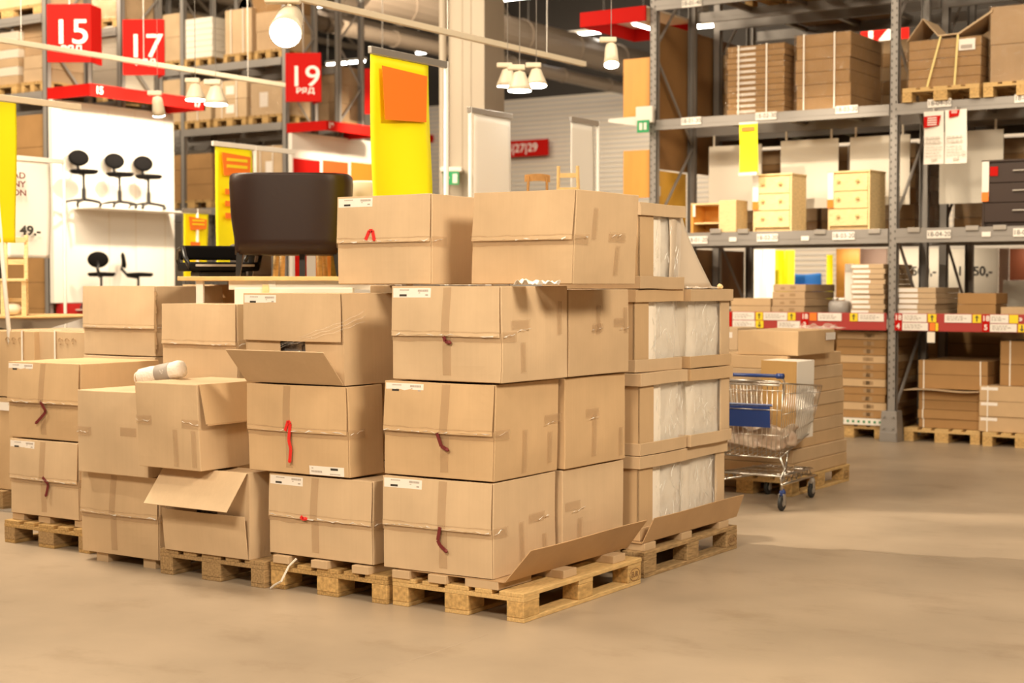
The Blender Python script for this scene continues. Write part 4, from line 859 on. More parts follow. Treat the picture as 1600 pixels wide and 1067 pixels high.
C = fit(1242, 1329, 1384, YR+.02, 0, 120); C = (*C[:3], .95); load('wrapped stack with two white straps just left of the aisle post', C, Z3+.002, zat(C[0], C[1], 1329, 48)-Z3, 6, 'kraft_rack', (.17, .72), seed=2)
C = fit(1417, 1530, 1541, YR-.02, 0, 140); xr = PY(1522, 140, YR-.05).x
pl = dup(P1, None, (PY(1403, 150, YR-.08).x, YR-.10, Z3+.001), math.pi/2, 'wooden pallet on the upper beam under the strapped open-lid load')
for c_ in list(pl.children): pass
pl.location = (PY(1530, 150, YR-.08).x, YR-.08, Z3+.001); pl.rotation_euler = (0, 0, 0)
hl = zat(xr, YR, 1510, 56)-Z3-T0
t = load('strapped load with its carton lid bent open above the aisle post', (xr+.05, YR+.02, xr+.05-PY(1418, 90, YR+.02).x, .7), Z3+T0+.002, hl, 5, 'kraft_rack', (), seed=3)
w = xr+.05-PY(1418, 90, YR+.02).x
MB().slab((-w, -.03, hl), (w*.22, 0, .22), (0, .5, 0), (0, 0, -.01)).slab((-w+w*.22, -.03, hl+.22), (w*.2, 0, -.18), (0, .5, 0), (0, 0, -.01)).build('bent_lid', 'kraft_board_light', t)
MB().slab((-w*.3, -.03, hl+.04), (w*.45, 0, .20), (0, .5, 0), (0, 0, -.02)).build('raised_lid', 'kraft_board_light', t); MB().slab((-w*.58, -.03, hl+.035), (w*.28, 0, .005), (0, .5, 0), (0, 0, -.012)).build('lid', 'kraft_board_light', t)
for x0, x1 in ((-w*.55, -w*.74), (-w*.32, -w*.36)): MB().slab((x0, -.02, hl+.03), (.022, 0, 0), (x1-x0, -.01, -hl-.06), (0, -.004, 0), 1, 8).build('strap', 'strap_yellow', t)
o = MB().box(-w*.30, -w*.08, -.012, -.008, hl*.72, hl*.95).build('carton_label', 'label_white', t); MB().box(-w*.27, -w*.12, -.016, -.012, hl*.75, hl*.83).build('bar_code', 'print_grey', o)
xq = PY(1537, 140, YR-.05).x
pl = dup(P1, None, None, None, 'wooden pallet on the upper beam at the right picture edge'); pl.location = (xq+.8, YR-.06, Z3+.001)
load('pale film-wrapped load at the upper right picture edge', (xq+.84, YR, .80, .9), Z3+T0+.002, zat(xq, YR, 1545, 12)-Z3-T0, 2, 'kraft_board_dull', (), seed=4)
for i, (xa, lb) in enumerate(((-7.95, 'leftmost'), (-6.95, 'second'), (-5.5+.85, 'third'), (-3.7, 'rightmost'))):
    pl = dup(PB, None, (xa+.9, YR+.02, Z4+.001), 0, 'wooden pallet on the topmost beam of the right rack, %s' % lb)
    load('wrapped load on the topmost beam of the right rack, %s' % lb, (xa+.88, YR+.03, .76, 1.1), Z4+T0+.002, 1.1, 5, ['kraft_board', 'kraft_board_warm'], (.3, .8), (.3, .6) if i % 2 else None, seed=40+i)
for i, (xa, zz) in enumerate(((-7.4, Z3), (-6.2, Z3), (-4.4, Z3), (-3.3, Z3), (-7.3, Z2), (-6.1, Z2), (-4.5, Z2), (-3.4, Z2), (-6.7, Z4), (-4.0, Z4))):
    nm = '%s of the rear rack, %s' % ({Z3: 'third level', Z2: 'second level', Z4: 'top level'}[zz], ('far left', 'left', 'right', 'far right', 'far left', 'left', 'right', 'far right', 'left', 'right')[i])
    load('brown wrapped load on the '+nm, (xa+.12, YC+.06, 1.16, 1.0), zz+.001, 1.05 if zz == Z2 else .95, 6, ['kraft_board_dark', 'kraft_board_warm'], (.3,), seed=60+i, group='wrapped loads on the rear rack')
p = PD(1383, 62, 26); t = thing('aisle_sign', 'red sign with a white number partly behind the aisle post', 'sign', p, YAW)
MB().box(-.4, .4, 0, .04, -.35, .35).build('board', 'red_sign', t); text('numeral', '14', .5, 'label_white', t, (-.12, -.004, -.02), off=.012); MB().tube([(0, .02, .35), (0, .02, 9.4-p.z)], .01, 6).build('hanging_rod', 'galvanised', t)

# ------------------------------------------------------------------ stack beside the trolley, and the trolley
ps = PZ(1327, 751); pz = (ps.x, ps.y-1.2)
floor_pallet('fresh wooden pallet reaching out beyond the stack behind the trolley', (ps.x, ps.y-1.2), P1)
S0 = fit(1150, 1246, 1315, ps.y-1.14, 0, 720)
hs = [.105]*9; X0 = S0[0]
stack('long brown flat carton in the stack behind the trolley', (X0-.02, ps.y-1.15, .74, 1.12), T0+.002, hs, ['kraft_board_warm', 'kraft_board'], 101, .012, group='flat cartons behind the trolley', wj=[.0, -.02, -.03, -.035, -.04, -.045, -.05, -.05, -.06])
zt = T0+.002+sum(hs)
C = fit(1153, 1247, 1304, ps.y-1.12, 0, 530); hb = zat(C[0], C[1], 1247, 517)-zt
tb = carton('wide tan carton lying on top of the stack behind the trolley', (C[0], C[1], C[2], min(C[3], 1.0)), zt+.002, hb, 0, 104, mt=KB[2], front='plain', side=(), lab=False, group='flat cartons behind the trolley', bulge=.003)
MB().box(.010, .0125, min(C[3], 1.0)*.72, min(C[3], 1.0)*.98, hb*.55, hb*.85).build('carton_label', 'label_white', tb)
m = MB(); m.slab((-.35, .1, 0), (.33, 0, 0), (0, .3, 0), (0, 0, .002), 14, 10); m.warp(lambda p: Vector((p.x, p.y, p.z+abs(noise.noise(p*9))*.09)))
tag(m.build('crumpled_film', 'clear_film', loc=(C[0]+.18, C[1]+.2, zt+hb+.003)), 'crumpled clear film on top of the wide tan carton behind the trolley', 'plastic film')
# smaller labelled boxes left of it
for i, (xa, xb, xr, v0, v1, Y, lb) in enumerate(((1128, 1172, 1178, 590, 557, 11.35, 'small brown box with white label beside the trolley handle'), (1172, 1200, 1212, 640, 553, 11.6, 'brown box with two white labels between trolley and stack'),
                                       (1120, 1152, 1163, 545, 512, 12.4, 'small brown box below the price rail left of the wide tan carton'))):
    C = fit(xa, xb, xr, Y, 0, 570); C = (C[0], C[1], C[2], .4); z1 = zat(C[0], C[1], xb, v1)
    n = max(1, int(round(z1/.24)))
    zt_ = stack('brown box of the pile ' + ('under the small labelled box', 'under the box with two labels', 'left of the wide tan carton')[i], C, 0.0, even(z1-.2, n-1), 'kraft_board', 110+i, .004, tags=(.3, .9, .35, .7, 'label_white'), group='small boxes left of the trolley')
    t = thing('small_carton', lb, 'cardboard box', (C[0], C[1], zt_), 0, 'small boxes left of the trolley'); MB().box(-C[2], 0, 0, C[3], 0, .2).build('body', 'kraft_board_light', t, bevel=.004)
    MB().box(-C[2]*.9, -C[2]*.25, -.002, 0, .11, .16).build('carton_label', 'label_white', t)

# shopping trolley: handle end near, basket pointing away along +y
pw = PZ(1221, 799); tx, ty = pw.x+.01, pw.y+.02
tr = thing('shopping_trolley', 'wire shopping trolley with blue handle and blue child seat flap', 'shopping trolley', (tx, ty, 0), .02)
W2 = .56
def wires(name, lines, r, m='chrome', parent=None):
    q = MB()
    for ln in lines: q.tube(ln, r, 6)
    return q.build(name, m, parent or tr, smooth=True)
yb, ye_, zb0, zb1, zt0, zt1 = .02, .92, .38, .50, .93, .86; xf = .07  # basket rear/front, floor rear/front, rim rear/front
def rim(f, side): return Vector((side_x(f, side), yb-.03+(ye_-yb+.05)*f, zt0+(zt1-zt0)*f))
def side_x(f, side): return (-.01-xf*f) if side > 0 else (-W2+.01+xf*f)
def low(f, side): return Vector(((-.05-xf*f) if side > 0 else (-W2+.05+xf*f), yb+.02+(ye_-yb-.14)*f, zb0+(zb1-zb0)*f))
rimpts = [rim(0, 1), rim(.5, 1), rim(1, 1), rim(1, -1), rim(.5, -1), rim(0, -1)]
wires('basket_rim', [rimpts, [rimpts[0], rimpts[-1]]], .0065); wires('basket_floor_frame', [[low(0, 1), low(1, 1), low(1, -1), low(0, -1), low(0, 1)]], .006)
wires('basket_right_side', [[rim(f, 1), low(f, 1)] for f in [i/17 for i in range(18)]] + [[rim(0, 1).lerp(low(0, 1), g), rim(1, 1).lerp(low(1, 1), g)] for g in (.14, .42, .75)], .0027)
wires('basket_left_side', [[rim(f, -1), low(f, -1)] for f in [i/17 for i in range(18)]] + [[rim(0, -1).lerp(low(0, -1), g), rim(1, -1).lerp(low(1, -1), g)] for g in (.14, .42, .75)], .0027)
wires('basket_front', [[rim(1, 1).lerp(rim(1, -1), i/9), low(1, 1).lerp(low(1, -1), i/9)] for i in range(10)] + [[rim(1, 1).lerp(low(1, 1), g), rim(1, -1).lerp(low(1, -1), g)] for g in (.14, .42, .75)], .0027)
wires('basket_rear_gate', [[rim(0, 1).lerp(rim(0, -1), i/13)+Vector((0, .01, 0)), low(0, 1).lerp(low(0, -1), i/13)] for i in range(14)] + [[rim(0, 1).lerp(low(0, 1), g), rim(0, -1).lerp(low(0, -1), g)] for g in (.10, .36, .7)], .0027)
wires('basket_floor', [[low(0, 1).lerp(low(0, -1), i/9), low(1, 1).lerp(low(1, -1), i/9)] for i in range(10)] + [[low(f, 1), low(f, -1)] for f in (.2, .4, .6, .8)], .0027)
o = wires('handle_bar', [[Vector((-.0, -.05, .985)), Vector((-W2, -.05, .985))]], .015, 'blue_plastic'); wires('handle_end_cap', [[Vector((.012, -.055, .985)), Vector((-.04, -.045, .985))]], .022, 'blue_plastic', o)
wires('handle_bracket', [[Vector((-.01, -.05, .975)), Vector((-.005, .0, .95)), Vector((-.01, .03, .90)), Vector((-.03, .03, .80))], [Vector((-W2+.01, -.05, .975)), Vector((-W2+.005, .0, .95)), Vector((-W2+.03, .03, .80))]], .008)
wires('seat_rail', [[Vector((-.02, -.04, .945)), Vector((-W2+.02, -.04, .945))], [Vector((-.03, -.02, .915)), Vector((-W2+.03, -.02, .915))]], .007)
m = MB().slab((-.12, .02, .60), (-.36, 0, 0), (0, -.01, .155), (0, .008, 0), 4, 3); m.tube([(-.10, .015, .765), (-.5, .015, .765)], .010, 6)
m.build('child_seat_flap', 'blue_plastic', tr)
wires('chassis_leg', [[low(0, 1)+Vector((0, 0, 0)), Vector((-.02, .06, .30)), Vector((-.03, .02, .24)), Vector((-.02, .01, .15))]], .010); wires('chassis_leg', [[low(0, -1), Vector((-W2+.02, .06, .30)), Vector((-W2+.03, .02, .24)), Vector((-W2+.02, .01, .15))]], .010)
wires('chassis_leg', [[low(.25, 1), Vector((-.06, .16, .27)), Vector((-.06, .12, .20))]], .009)
wires('chassis_frame', [[Vector((-.02, .0, .19)), Vector((-.09, .84, .17)), Vector((-W2+.09, .84, .17)), Vector((-W2+.02, 0, .19))], [Vector((-.03, .02, .25)), Vector((-.10, .78, .23)), Vector((-W2+.10, .78, .23)), Vector((-W2+.03, .02, .25)), Vector((-.03, .02, .25))]], .009)
zig = []
for i in range(13): zig.append(Vector((-.03-.0055*i, .02+i*.062, .245 if i % 2 else .19)))
wires('lower_rack_truss', [zig, [Vector((-W2-p.x, p.y, p.z)) for p in zig]], .004)
wires('lower_rack', [[Vector((-.03-.05*i, .02, .25)), Vector((-.08-.042*i, .78, .23))] for i in range(11)] + [[Vector((-.05, y, .24)), Vector((-W2+.05, y, .24))] for y in (.2, .4, .6)], .003)
for i, (x, y) in enumerate(((-.02, .02), (-W2+.02, .02), (-.10, .80), (-W2+.10, .80))):
    c = MB().lathe([(.012, .10), (.022, .11), (.024, .135), (.018, .15), (.01, .16)], 12).build('caster_fork', 'blue_plastic' if y < .1 else 'galvanised', tr, loc=(x, y, 0))
    MB().box(-.022, -.017, -.03, .012, .04, .125).box(.017, .022, -.03, .012, .04, .125).box(-.022, .022, -.02, .012, .118, .125).build('fork_plate', 'galvanised', c, bevel=.002)
    Xr = Matrix.Translation((0, -.012, .055)) @ Matrix.Rotation(math.pi/2, 4, 'Y')
    MB().lathe([(.02, -.013), (.05, -.013), (.055, -.008), (.055, .008), (.05, .013), (.02, .013)], 22, 0, Xr).build('caster_wheel', 'rubber', c, smooth=False); MB().lathe([(.004, -.016), (.024, -.016), (.024, .016), (.004, .016)], 14, 0, Xr).build('wheel_hub', 'galvanised', c)
# tall white-sided board carton standing in the basket
bx = fit(1187, 1243, 1271, ty+.50, 0, 640); z0 = .47
t = thing('board_carton', 'tall cabinet part with orange-brown front and white side standing in the trolley', 'furniture part', (bx[0], bx[1], z0), 0, rot=(.0, .015, 0))
h = zat(bx[0], bx[1], 1243, 565)-z0; w, d = bx[2], min(bx[3], .34)
MB().box(-w, -.004, .0, .012, 0, h).build('front_board', 'kraft_orange', t, bevel=.003); MB().box(-w, 0, .012, d, 0, h).build('white_body', 'white_paint', t, bevel=.003)
m = MB().gbox(-.20, .20, -.17, .17, 0, .13, 9); m.warp(lambda p: p+noise.noise_vector(p*9)*.05+noise.noise_vector(p*25)*.012)
tag(m.build('crumpled_packaging', 'brown_wrap' if 'brown_wrap' in M else mat('brown_wrap', (.40, .26, .18), rough=.3, nscale=12, col2=(.75, .62, .5), bump=.5, bscale=20), loc=(tx-.27, ty+.24, .455), smooth=True), 'crumpled brown and clear packaging lying in the trolley basket', 'packaging')

# ------------------------------------------------------------------ display area behind the stacks
# big cartons with straps at the far left edge
def strapped(label, xl, xc, vt, z0, Y, straps, seed, mt='kraft_board_warm', d=.75, marks=True, lab=False):
    C = fit(xl, xc, xc+30, Y, 0, 560); C = (C[0], C[1], C[2], d); z1 = zat(C[0], C[1], xc, vt)
    t = carton(label, C, z0, z1-z0, 0, seed, mt=M[mt] if isinstance(mt, str) else mt, front='plain', side=(), lab=False, group='large strapped cartons at the far left', bulge=.004)
    for s_ in straps: MB().slab((-C[2]+s_*C[2], -.012, 0), (.014, 0, 0), (0, 0, z1-z0), (0, -.003, 0), 1, 6).slab((-C[2]+s_*C[2], -.012, z1-z0+.001), (.014, 0, 0), (0, d, 0), (0, 0, .003), 1, 4).build('strap', 'strap_white', t)
    if marks:
        for i, fx in enumerate((.18, .28, .38)):
            x = -C[2]*.5+i*.07+.02; q = MB()
            q.tube([(x+.02*math.cos(a), -.010, (z1-z0)-.07+.02*math.sin(a)) for a in [k*2*math.pi/9 for k in range(8 if i != 2 else 7)]], .003, 5); q.build('printed_mark', 'kraft_edge', t)
    return C, z1
YL = 7.30
Ca, za = strapped('large strapped carton at the far left edge, left of the pair', -30, 53, 517, .83, 7.25, (.80,), 121)
Cb, zb_ = strapped('large strapped carton at the far left, right of the pair', 55, 133, 518, .83, 7.30, (.42,), 122, 'kraft_board')
C = fit(-60, 10, 30, 6.95, 0, 700); 
for z0, z1, lb in ((.15, .83, 'lower large carton with white label cut by the left picture edge'),):
    t = carton(lb, (Ca[0]-.25, Ca[1], .9, .75), z0, z1-z0-.003, 0, 123, mt=M['kraft_board_warm'], front='plain', side=(), lab=False, group='large strapped cartons at the far left')
    MB().box(-.12, .0, -.016, -.012, .58, .64).build('carton_label', 'label_white', t)
carton('lower large carton hidden behind the far left stack', (Cb[0], Cb[1], Cb[2], .75), .15, .677, 0, 124, front='plain', side=(), lab=False, group='large strapped cartons at the far left')
floor_pallet('old wooden pallet cut off by the left picture edge', (Ca[0]-.3, Ca[1]-.05), PC); floor_pallet('wooden pallet hidden behind the far left stack', (Cb[0]+.02, Cb[1]-.02), PC)

# platform with chairs behind the open-flapped carton
dpl = 9.9; pa, pb = PD(277, 431, dpl), PD(640, 431, dpl); ztp = 1.64-(432-446)*-1*0+ .058
ux = (pb-pa).normalized(); ang = YAW
t = thing('display_table', 'long high birch display platform carrying the dark tub chair', 'display table', (pa.x, pa.y, 0), ang); w = (pb-pa).length
MB().box(0, w, 0, 1.3, ztp-.028, ztp).build('table_top', 'birch_top', t, bevel=.004)
MB().box(.32, w-.1, .06, .09, ztp-.085, ztp-.028).build('apron', 'panel_white', t)
for lx in (.11, .58, w-.1): MB().box(lx, lx+.045, .05, .095, 0, ztp-.028).build('leg', 'white_paint', t); MB().box(lx, lx+.045, 1.15, 1.195, 0, ztp-.028).build('leg', 'white_paint', t)
def at_d(u, d, z): r = ray(u, 446); return Vector((CAM.x+r.x*d, CAM.y+r.y*d, z))
# dark tub chair seen from behind
tc_ = at_d(457, 10.25, ztp); t = thing('tub_chair', 'dark brown leather tub chair seen from behind on the platform', 'chair', tc_, ang)
s = 10.25/2400; wt, wb = 190*s/2, 172*s/2; hT, hB = 158*s, 34*s
m = MB(); n = 26
def tub_ring(rx, ry, z, th, zz=None):
    out = []
    for i in range(n+1):
        a = math.pi*1.02*i/n - .01*math.pi - math.pi; c_, s_ = math.cos(a), math.sin(a); e = .55
        out.append((rx*math.copysign(abs(c_)**e, c_), ry*math.copysign(abs(s_)**e, s_), z))
    return out
rings = []
for z, f in ((hB, wb), (hB+.1, wb*1.01), (hB+.25, wt*.97), (hT-.06, wt*.995), (hT-.015, wt*.985), (hT, wt*.95)): rings.append(tub_ring(f, .26, z, 0))
for z, f in ((hT, wt*.83), (hT-.03, wt*.80), (hB+.2, wt*.78), (hB+.02, wb*.8)): rings.append(tub_ring(f, .19, z, 0))
vs = [p for r_ in rings for p in r_]; fs = []; K = len(rings)
for j in range(K):
    for i in range(n): fs.append((j*(n+1)+i, j*(n+1)+i+1, ((j+1) % K)*(n+1)+i+1, ((j+1) % K)*(n+1)+i))
fs += [tuple(j*(n+1) for j in range(K)), tuple(j*(n+1)+n for j in range(K))[::-1]]
m.add([(p[0], p[1]+.0, p[2]) for p in vs], fs); o = m.build('shell', 'leather_dark', t, smooth=True)
MB().gbox(-wb*.95, wb*.95, -.20, .36, hB, hB+.18, 3).build('seat', 'leather_dark', t, bevel=.03, smooth=True)
for sx in (-1, 1):
    for yy in (-.18, .30): MB().hexa([(sx*wb*.9-.014, yy-.014, 0), (sx*wb*.9+.014, yy-.014, 0), (sx*wb*.9+.014, yy+.014, 0), (sx*wb*.9-.014, yy+.014, 0), (sx*wb*.86-.022, yy-.022, hB+.01), (sx*wb*.86+.022, yy-.022, hB+.01), (sx*wb*.86+.022, yy+.022, hB+.01), (sx*wb*.86-.022, yy+.022, hB+.01)]).build('leg', 'plastic_black', t)
MB().box(.07, .105, -.17, -.13, 0, hB+.01).build('leg', 'plastic_black', t)
# black office armchair beside it, pine stool and beige chair
def office_arm(u, d, z, label, yaw):
    t = thing('office_armchair', label, 'office chair', at_d(u, d, z), yaw)
    MB().gbox(-.24, .24, -.22, .22, .04, .10, 3).build('seat', 'fabric_black', t, bevel=.02, smooth=True)
    MB().gbox(-.22, .22, .20, .24, .12, .22, 3).build('backrest', 'fabric_black', t, bevel=.015, smooth=True)
    MB().box(-.2, .2, -.235, -.22, .07, .085).build('metal_trim', 'galvanised', t)
    for sx in (-1, 1): MB().tube([(sx*.23, -.2, .06), (sx*.26, -.16, .14), (sx*.25, -.05, .20), (sx*.25, .1, .19), (sx*.24, .2, .12), (sx*.23, .16, .06)], .016, 8).build('armrest', 'plastic_black', t, smooth=True)
    MB().box(-.16, .16, -.16, .16, 0, .04).build('base', 'plastic_black', t, bevel=.01)
    return t
office_arm(341, 10.6, ztp, 'low black office armchair with curved arms left of the tub chair', ang+.4)
def stool(name, label, u, d, z, h, wd, m, yaw=0, back=0.0, cat='stool'):
    t = thing(name, label, cat, at_d(u, d, z), ang+yaw)
    for sx in (-1, 1):
        for sy in (-1, 1): MB().tube([(sx*wd*.46, sy*wd*.44, 0), (sx*wd*.42, sy*wd*.4, h)], .02, 8).build('leg', m, t, smooth=True)
    MB().gbox(-wd/2, wd/2, -wd/2, wd/2, h, h+.035, 3).build('seat', m, t, bevel=.01)
    return t
stool('pine_stool', 'pale pine stool standing behind the dark tub chair', 470, 10.95, ztp, .36, .34, 'pine')
t = thing('beige_chair', 'cream upholstered chair partly hidden between tub chair and yellow banner', 'chair', at_d(567, 10.6, ztp), ang)
MB().gbox(-.24, .24, -.06, .06, .3, (446-283)*10.6/2400-.058, 5).warp(lambda p: Vector((p.x, p.y+.9*p.x*p.x, p.z-.3*p.x*p.x))).build('backrest', 'leather_cream', t, bevel=.03, smooth=True)
MB().gbox(-.24, .24, .02, .45, .30, .42, 3).build('seat', 'leather_cream', t, bevel=.02, smooth=True)
for sx in (-.2, .2):
    for yy in (.0, .38): MB().box(sx-.018, sx+.018, yy-.018, yy+.018, 0, .31).build('leg', 'pine', t)
# things on the far tables seen under the tub chair
tag(MB().gbox(-.12, .12, -.1, .1, 0, .24, 3).build('waste_bin', 'rack_dark', loc=at_d(392, 11.1, ztp), bevel=.02), 'dark grey bin behind the front leg of the tub chair', 'bin')
tag(MB().box(-.03, .05, -.02, .02, 0, .26).build('red_stand', 'red_sign', loc=at_d(468, 11.2, ztp), rot=(0, 0, ang)), 'red slim stand seen between the tub chair legs', 'stand')
tag(MB().box(-.10, .12, 0, .04, 0, .30).build('orange_board', 'orange_panel', loc=at_d(515, 11.2, ztp), rot=(0, 0, ang)), 'small orange wooden board behind the tub chair legs', 'board')
t = thing('sideboard', 'low pine sideboard behind the open-flapped carton below the platform', 'sideboard', at_d(440, 9.75, 0), ang)
MB().box(-.30, .45, 0, .12, 1.3, 1.625).build('cabinet', 'panel_white', t, bevel=.004); MB().box(-.30, .45, 0, .12, 0, 1.3).build('plinth', 'panel_white', t); MB().box(-.12, -.08, -.02, .0, 1.56, 1.645).build('end_post', 'pine', t)

# banners on poles
def banner(label, u, v, d, lbar, f0, f1, zlow, m, posts=((1.0,),), extra=None, lean=0.0, wave=.03, yaw=math.pi/2, bar='galvanised', name='banner'):
    p = PD(u, v, d); t = thing(name, label, 'banner', (p.x, p.y, 0), yaw); z = p.z
    MB().box(-.01, lbar, -.014, .014, z-.045, z).build('top_bar', bar, t, bevel=.003)
    fw = f1-f0; h = z-.05-zlow
    MB().slab((f0, 0, zlow), (fw, 0, 0), (0, 0, h), (0, .004, 0), 10, 24).warp(lambda q: Vector((q.x+.012*math.sin(q.z*3), q.y+wave*(1-(q.z-zlow)/h)*math.sin(q.x*9+q.z*2.6), q.z))).build('fabric', m, t, smooth=True)
    for pf in posts:
        x = pf[0]*lbar; MB().tube([(x, 0, 0), (x+lean, 0, z)], .016, 8).build('pole', 'white_paint', t, smooth=True); MB().box(x-.2, x+.2, -.22, .22, 0, .012).build('foot_plate', 'galvanised', t)
    if extra: extra(t, f0, fw, zlow, h, z)
    return t
def orange_top(a, b, c, e, txt=False):
    def f(t, f0, fw, zl, h, z):
        y = -.032
        q = MB(); q.prism([(f0+fw*a, z-.05-c-e*.04), (f0+fw*b, z-.05-c-.03), (f0+fw*(b-.02), z-.05-e), (f0+fw*(a+.05), z-.05-e-.02)], y-.006, y); o = q.build('orange_field', 'orange_print', t)
        o2 = MB().prism([(f0+fw*a, z-.05-c-e*.04), (f0+fw*b, z-.05-c-.03), (f0+fw*(b-.02), z-.05-e), (f0+fw*(a+.05), z-.05-e-.02)], .036, .042).build('orange_field', 'orange_print', t)
        if txt:
            r_ = MB(); R = rnd(int(fw*999))
            for k in range(2): r_.box(f0+fw*(a+.12), f0+fw*(b-.1), y-.01, y-.006, z-.05-c-(e-c)*(.42+.3*k), z-.05-c-(e-c)*(.28+.3*k))
            r_.build('field_print', 'yellow_tag', o)
            r_ = MB(); k = z-.05-e-.14
            for i in range(3): r_.box(f0+fw*.2, f0+fw*R.uniform(.55, .8), y-.004, y, k-.05, k); k -= .11
            r_.build('banner_print', 'orange_print', t)
    return f
banner('tall plain yellow banner with an orange field at its top', 579, 72, 9.6, .80, 0, .60, 1.75, 'yellow_fabric', extra=orange_top(.12, .9, .05, .38), wave=.05)
banner('yellow banner with orange printed field left of the tub chair', 333, 220, 14, 1.1, .02, .50, 1.70, 'yellow_fabric', posts=((.50,),), extra=orange_top(.12, .9, .04, .24, True), bar='white_paint')
text('price_print', '2 295', .13, 'print_black', None, (0, 0, 0))
bpy.data.objects.remove(bpy.data.objects['price_print'] if 'price_print' in bpy.data.objects and bpy.data.objects['price_print'].parent is None else [o for o in bpy.data.objects if o.name.startswith('price_print') and o.parent is None][0])
banner('small yellow banner with orange field in front of the far rack', 286, 325, 16, .40, 0, .36, 1.70, 'yellow_fabric', posts=((.5,),), extra=orange_top(.14, .85, .03, .16, True), wave=.015)
banner('narrow blank white banner between yellow banner and cartons', 733, 167, 12.5, .62, .07, .60, 1.6, 'white_paint', posts=((.02,),), wave=.03)
banner('narrow white banner with small print near the right end post', 892, 182, 14, .50, .0, .40, 1.6, 'white_paint', posts=((.97,),), wave=.03)
banner('yellow banner cut by the left picture edge', -12, 146, 11, .80, .0, .20, 1.95, 'yellow_fabric', posts=((.30,),), wave=.02, bar='cream_paint', lean=-.28)
def tl(t, f0, fw, zl, h, z):
    text('price_print', '49.-', .16, 'print_black', t, (f0+fw*.62, -.05, zl+h*.30), off=.004); text('banner_heading', 'LAD\nNY\nNY', .10, 'ribbon_red', t, (f0+fw*.25, -.05, zl+h*.60), off=.002)
banner('white banner with a black price behind the left pine chair', 6, 241, 14.2, .70, .02, .52, 1.90, 'white_paint', posts=((.99,),), wave=.02, extra=None, bar='white_paint')
tlb = [o for o in bpy.data.objects if o.get('label', '').startswith('white banner with a black price')][0]
text('price_print', '49.-', .12, 'print_black', tlb, (.26, -.04, 2.15), off=.004, sx=1.3); text('heading_print', 'AD\nNY\nON', .08, 'ribbon_dark', tlb, (.13, -.05, 2.58), off=.001, sx=1.3)

# round table, pine chair and stools at the left
zr = 1.64-46*13/2400; t = thing('round_table', 'round display table with pale wooden top at the far left', 'table', at_d(42, 13.0, 0))
MB().lathe([(.57, zr-.02), (.58, zr-.014), (.58, zr-.004), (.57, zr)], 40).build('table_top', 'birch_top', t); MB().lathe([(.10, zr-.14), (.40, zr-.05), (.48, zr-.02)], 30).build('under_frame', 'galvanised', t, smooth=True); MB().lathe([(.3, 0), (.28, .03), (.05, .06), (.05, zr-.14)], 24).build('pedestal', 'galvanised', t)
def ladder_chair(label, u, d, z, yaw, m, h=.62, wd=.36, seat=.26, cat='chair', rungs=(1.0, .72)):
    t = thing('ladder_chair', label, cat, at_d(u, d, z), yaw)
    for sx in (-1, 1):
        MB().tube([(sx*wd/2, .02, 0), (sx*wd/2, .0, seat), (sx*wd/2, -.01, seat+(h-seat)*.5), (sx*wd/2, -.09, h)], .018, 8).build('rear_post', m, t); MB().box(sx*wd/2-.018, sx*wd/2+.018, .32, .356, 0, seat).build('leg', m, t)
    MB().box(-wd/2-.02, wd/2+.02, -.01, .37, seat, seat+.025).build('seat', m, t, bevel=.004)
    for r_ in rungs: MB().box(-wd/2, wd/2, -.02-.07*(r_-.5), -.004-.07*(r_-.5), h*r_-.06, h*r_-.015).build('back_slat', m, t, bevel=.003)
    MB().box(-wd/2, wd/2, .0, .016, seat*.4, seat*.4+.03).build('stretcher', m, t)
    return t
ladder_chair('pine ladder-back chair standing on the round display table', 25, 12.95, zr+.001, YAW+math.pi+.25, 'pine', h=.67, wd=.165, seat=.28)
tag(MB().lathe([(.01, 0), (.07, .01), (.09, .05), (.06, .09), (.01, .10)], 16).build('cushion', 'leather_cream', loc=at_d(18, 12.7, zr+.002), smooth=True), 'small round cream cushion at the foot of the pine chair', 'cushion')
# display shelf hidden behind the stacks, with two wooden chairs showing above
t = thing('display_table', 'high display table hidden behind the top pair of cartons', 'display table', at_d(800, 11.6, 0), YAW)
MB().box(-.2, .85, -.3, .9, 1.66, 1.70).build('table_top', 'birch_top', t); [MB().box(a, a+.05, b, b+.05, 0, 1.66).build('leg', 'white_paint', t) for a in (-.2, .80) for b in (-.3, .85)]
zs = 1.701
t = thing('wooden_chair', 'brown wooden chair with curved top rail above the cartons', 'chair', at_d(841, 11.9, zs), YAW+.2); hh = (446-272)*11.9/2400-(zs-1.64)
m = MB(); m.slab((-.10, -.0, hh-.055), (.20, 0, 0), (0, 0, .055), (0, .015, 0), 10, 2); m.warp(lambda p: Vector((p.x, p.y+3.0*p.x*p.x, p.z-.8*p.x*p.x))); m.build('top_rail', 'teak', t)
for x in (-.075, .07): MB().tube([(x*1.05, .02, 0), (x*1.05, .02, hh-.15), (x, .015, hh-.02)], .011, 8).build('rear_post', 'teak', t)
MB().box(-.12, .12, -.22, .03, .38, .40).build('seat', 'teak', t, bevel=.004)
for x in (-.10, .10): MB().box(x-.012, x+.012, -.2, -.176, 0, .38).build('leg', 'teak', t)
t = thing('wooden_chair', 'light brown ladder-back chair right of the curved one above the cartons', 'chair', at_d(887, 11.9, zs), YAW-.15); hh = (446-260)*11.9/2400-(zs-1.64)
for x, dz in ((-.072, 0.0), (.075, .0)): MB().tube([(x*1.1, .02, 0), (x*1.1, .02, hh-.3), (x, .0, hh)], .013, 8).build('rear_post', 'pine_knobs', t)
for z in (hh-.09, hh-.20): MB().box(-.072, .072, -.002, .012, z, z+.035).build('back_slat', 'pine_knobs', t)
MB().box(-.10, .10, -.2, .03, .38, .40).build('seat', 'pine_knobs', t)
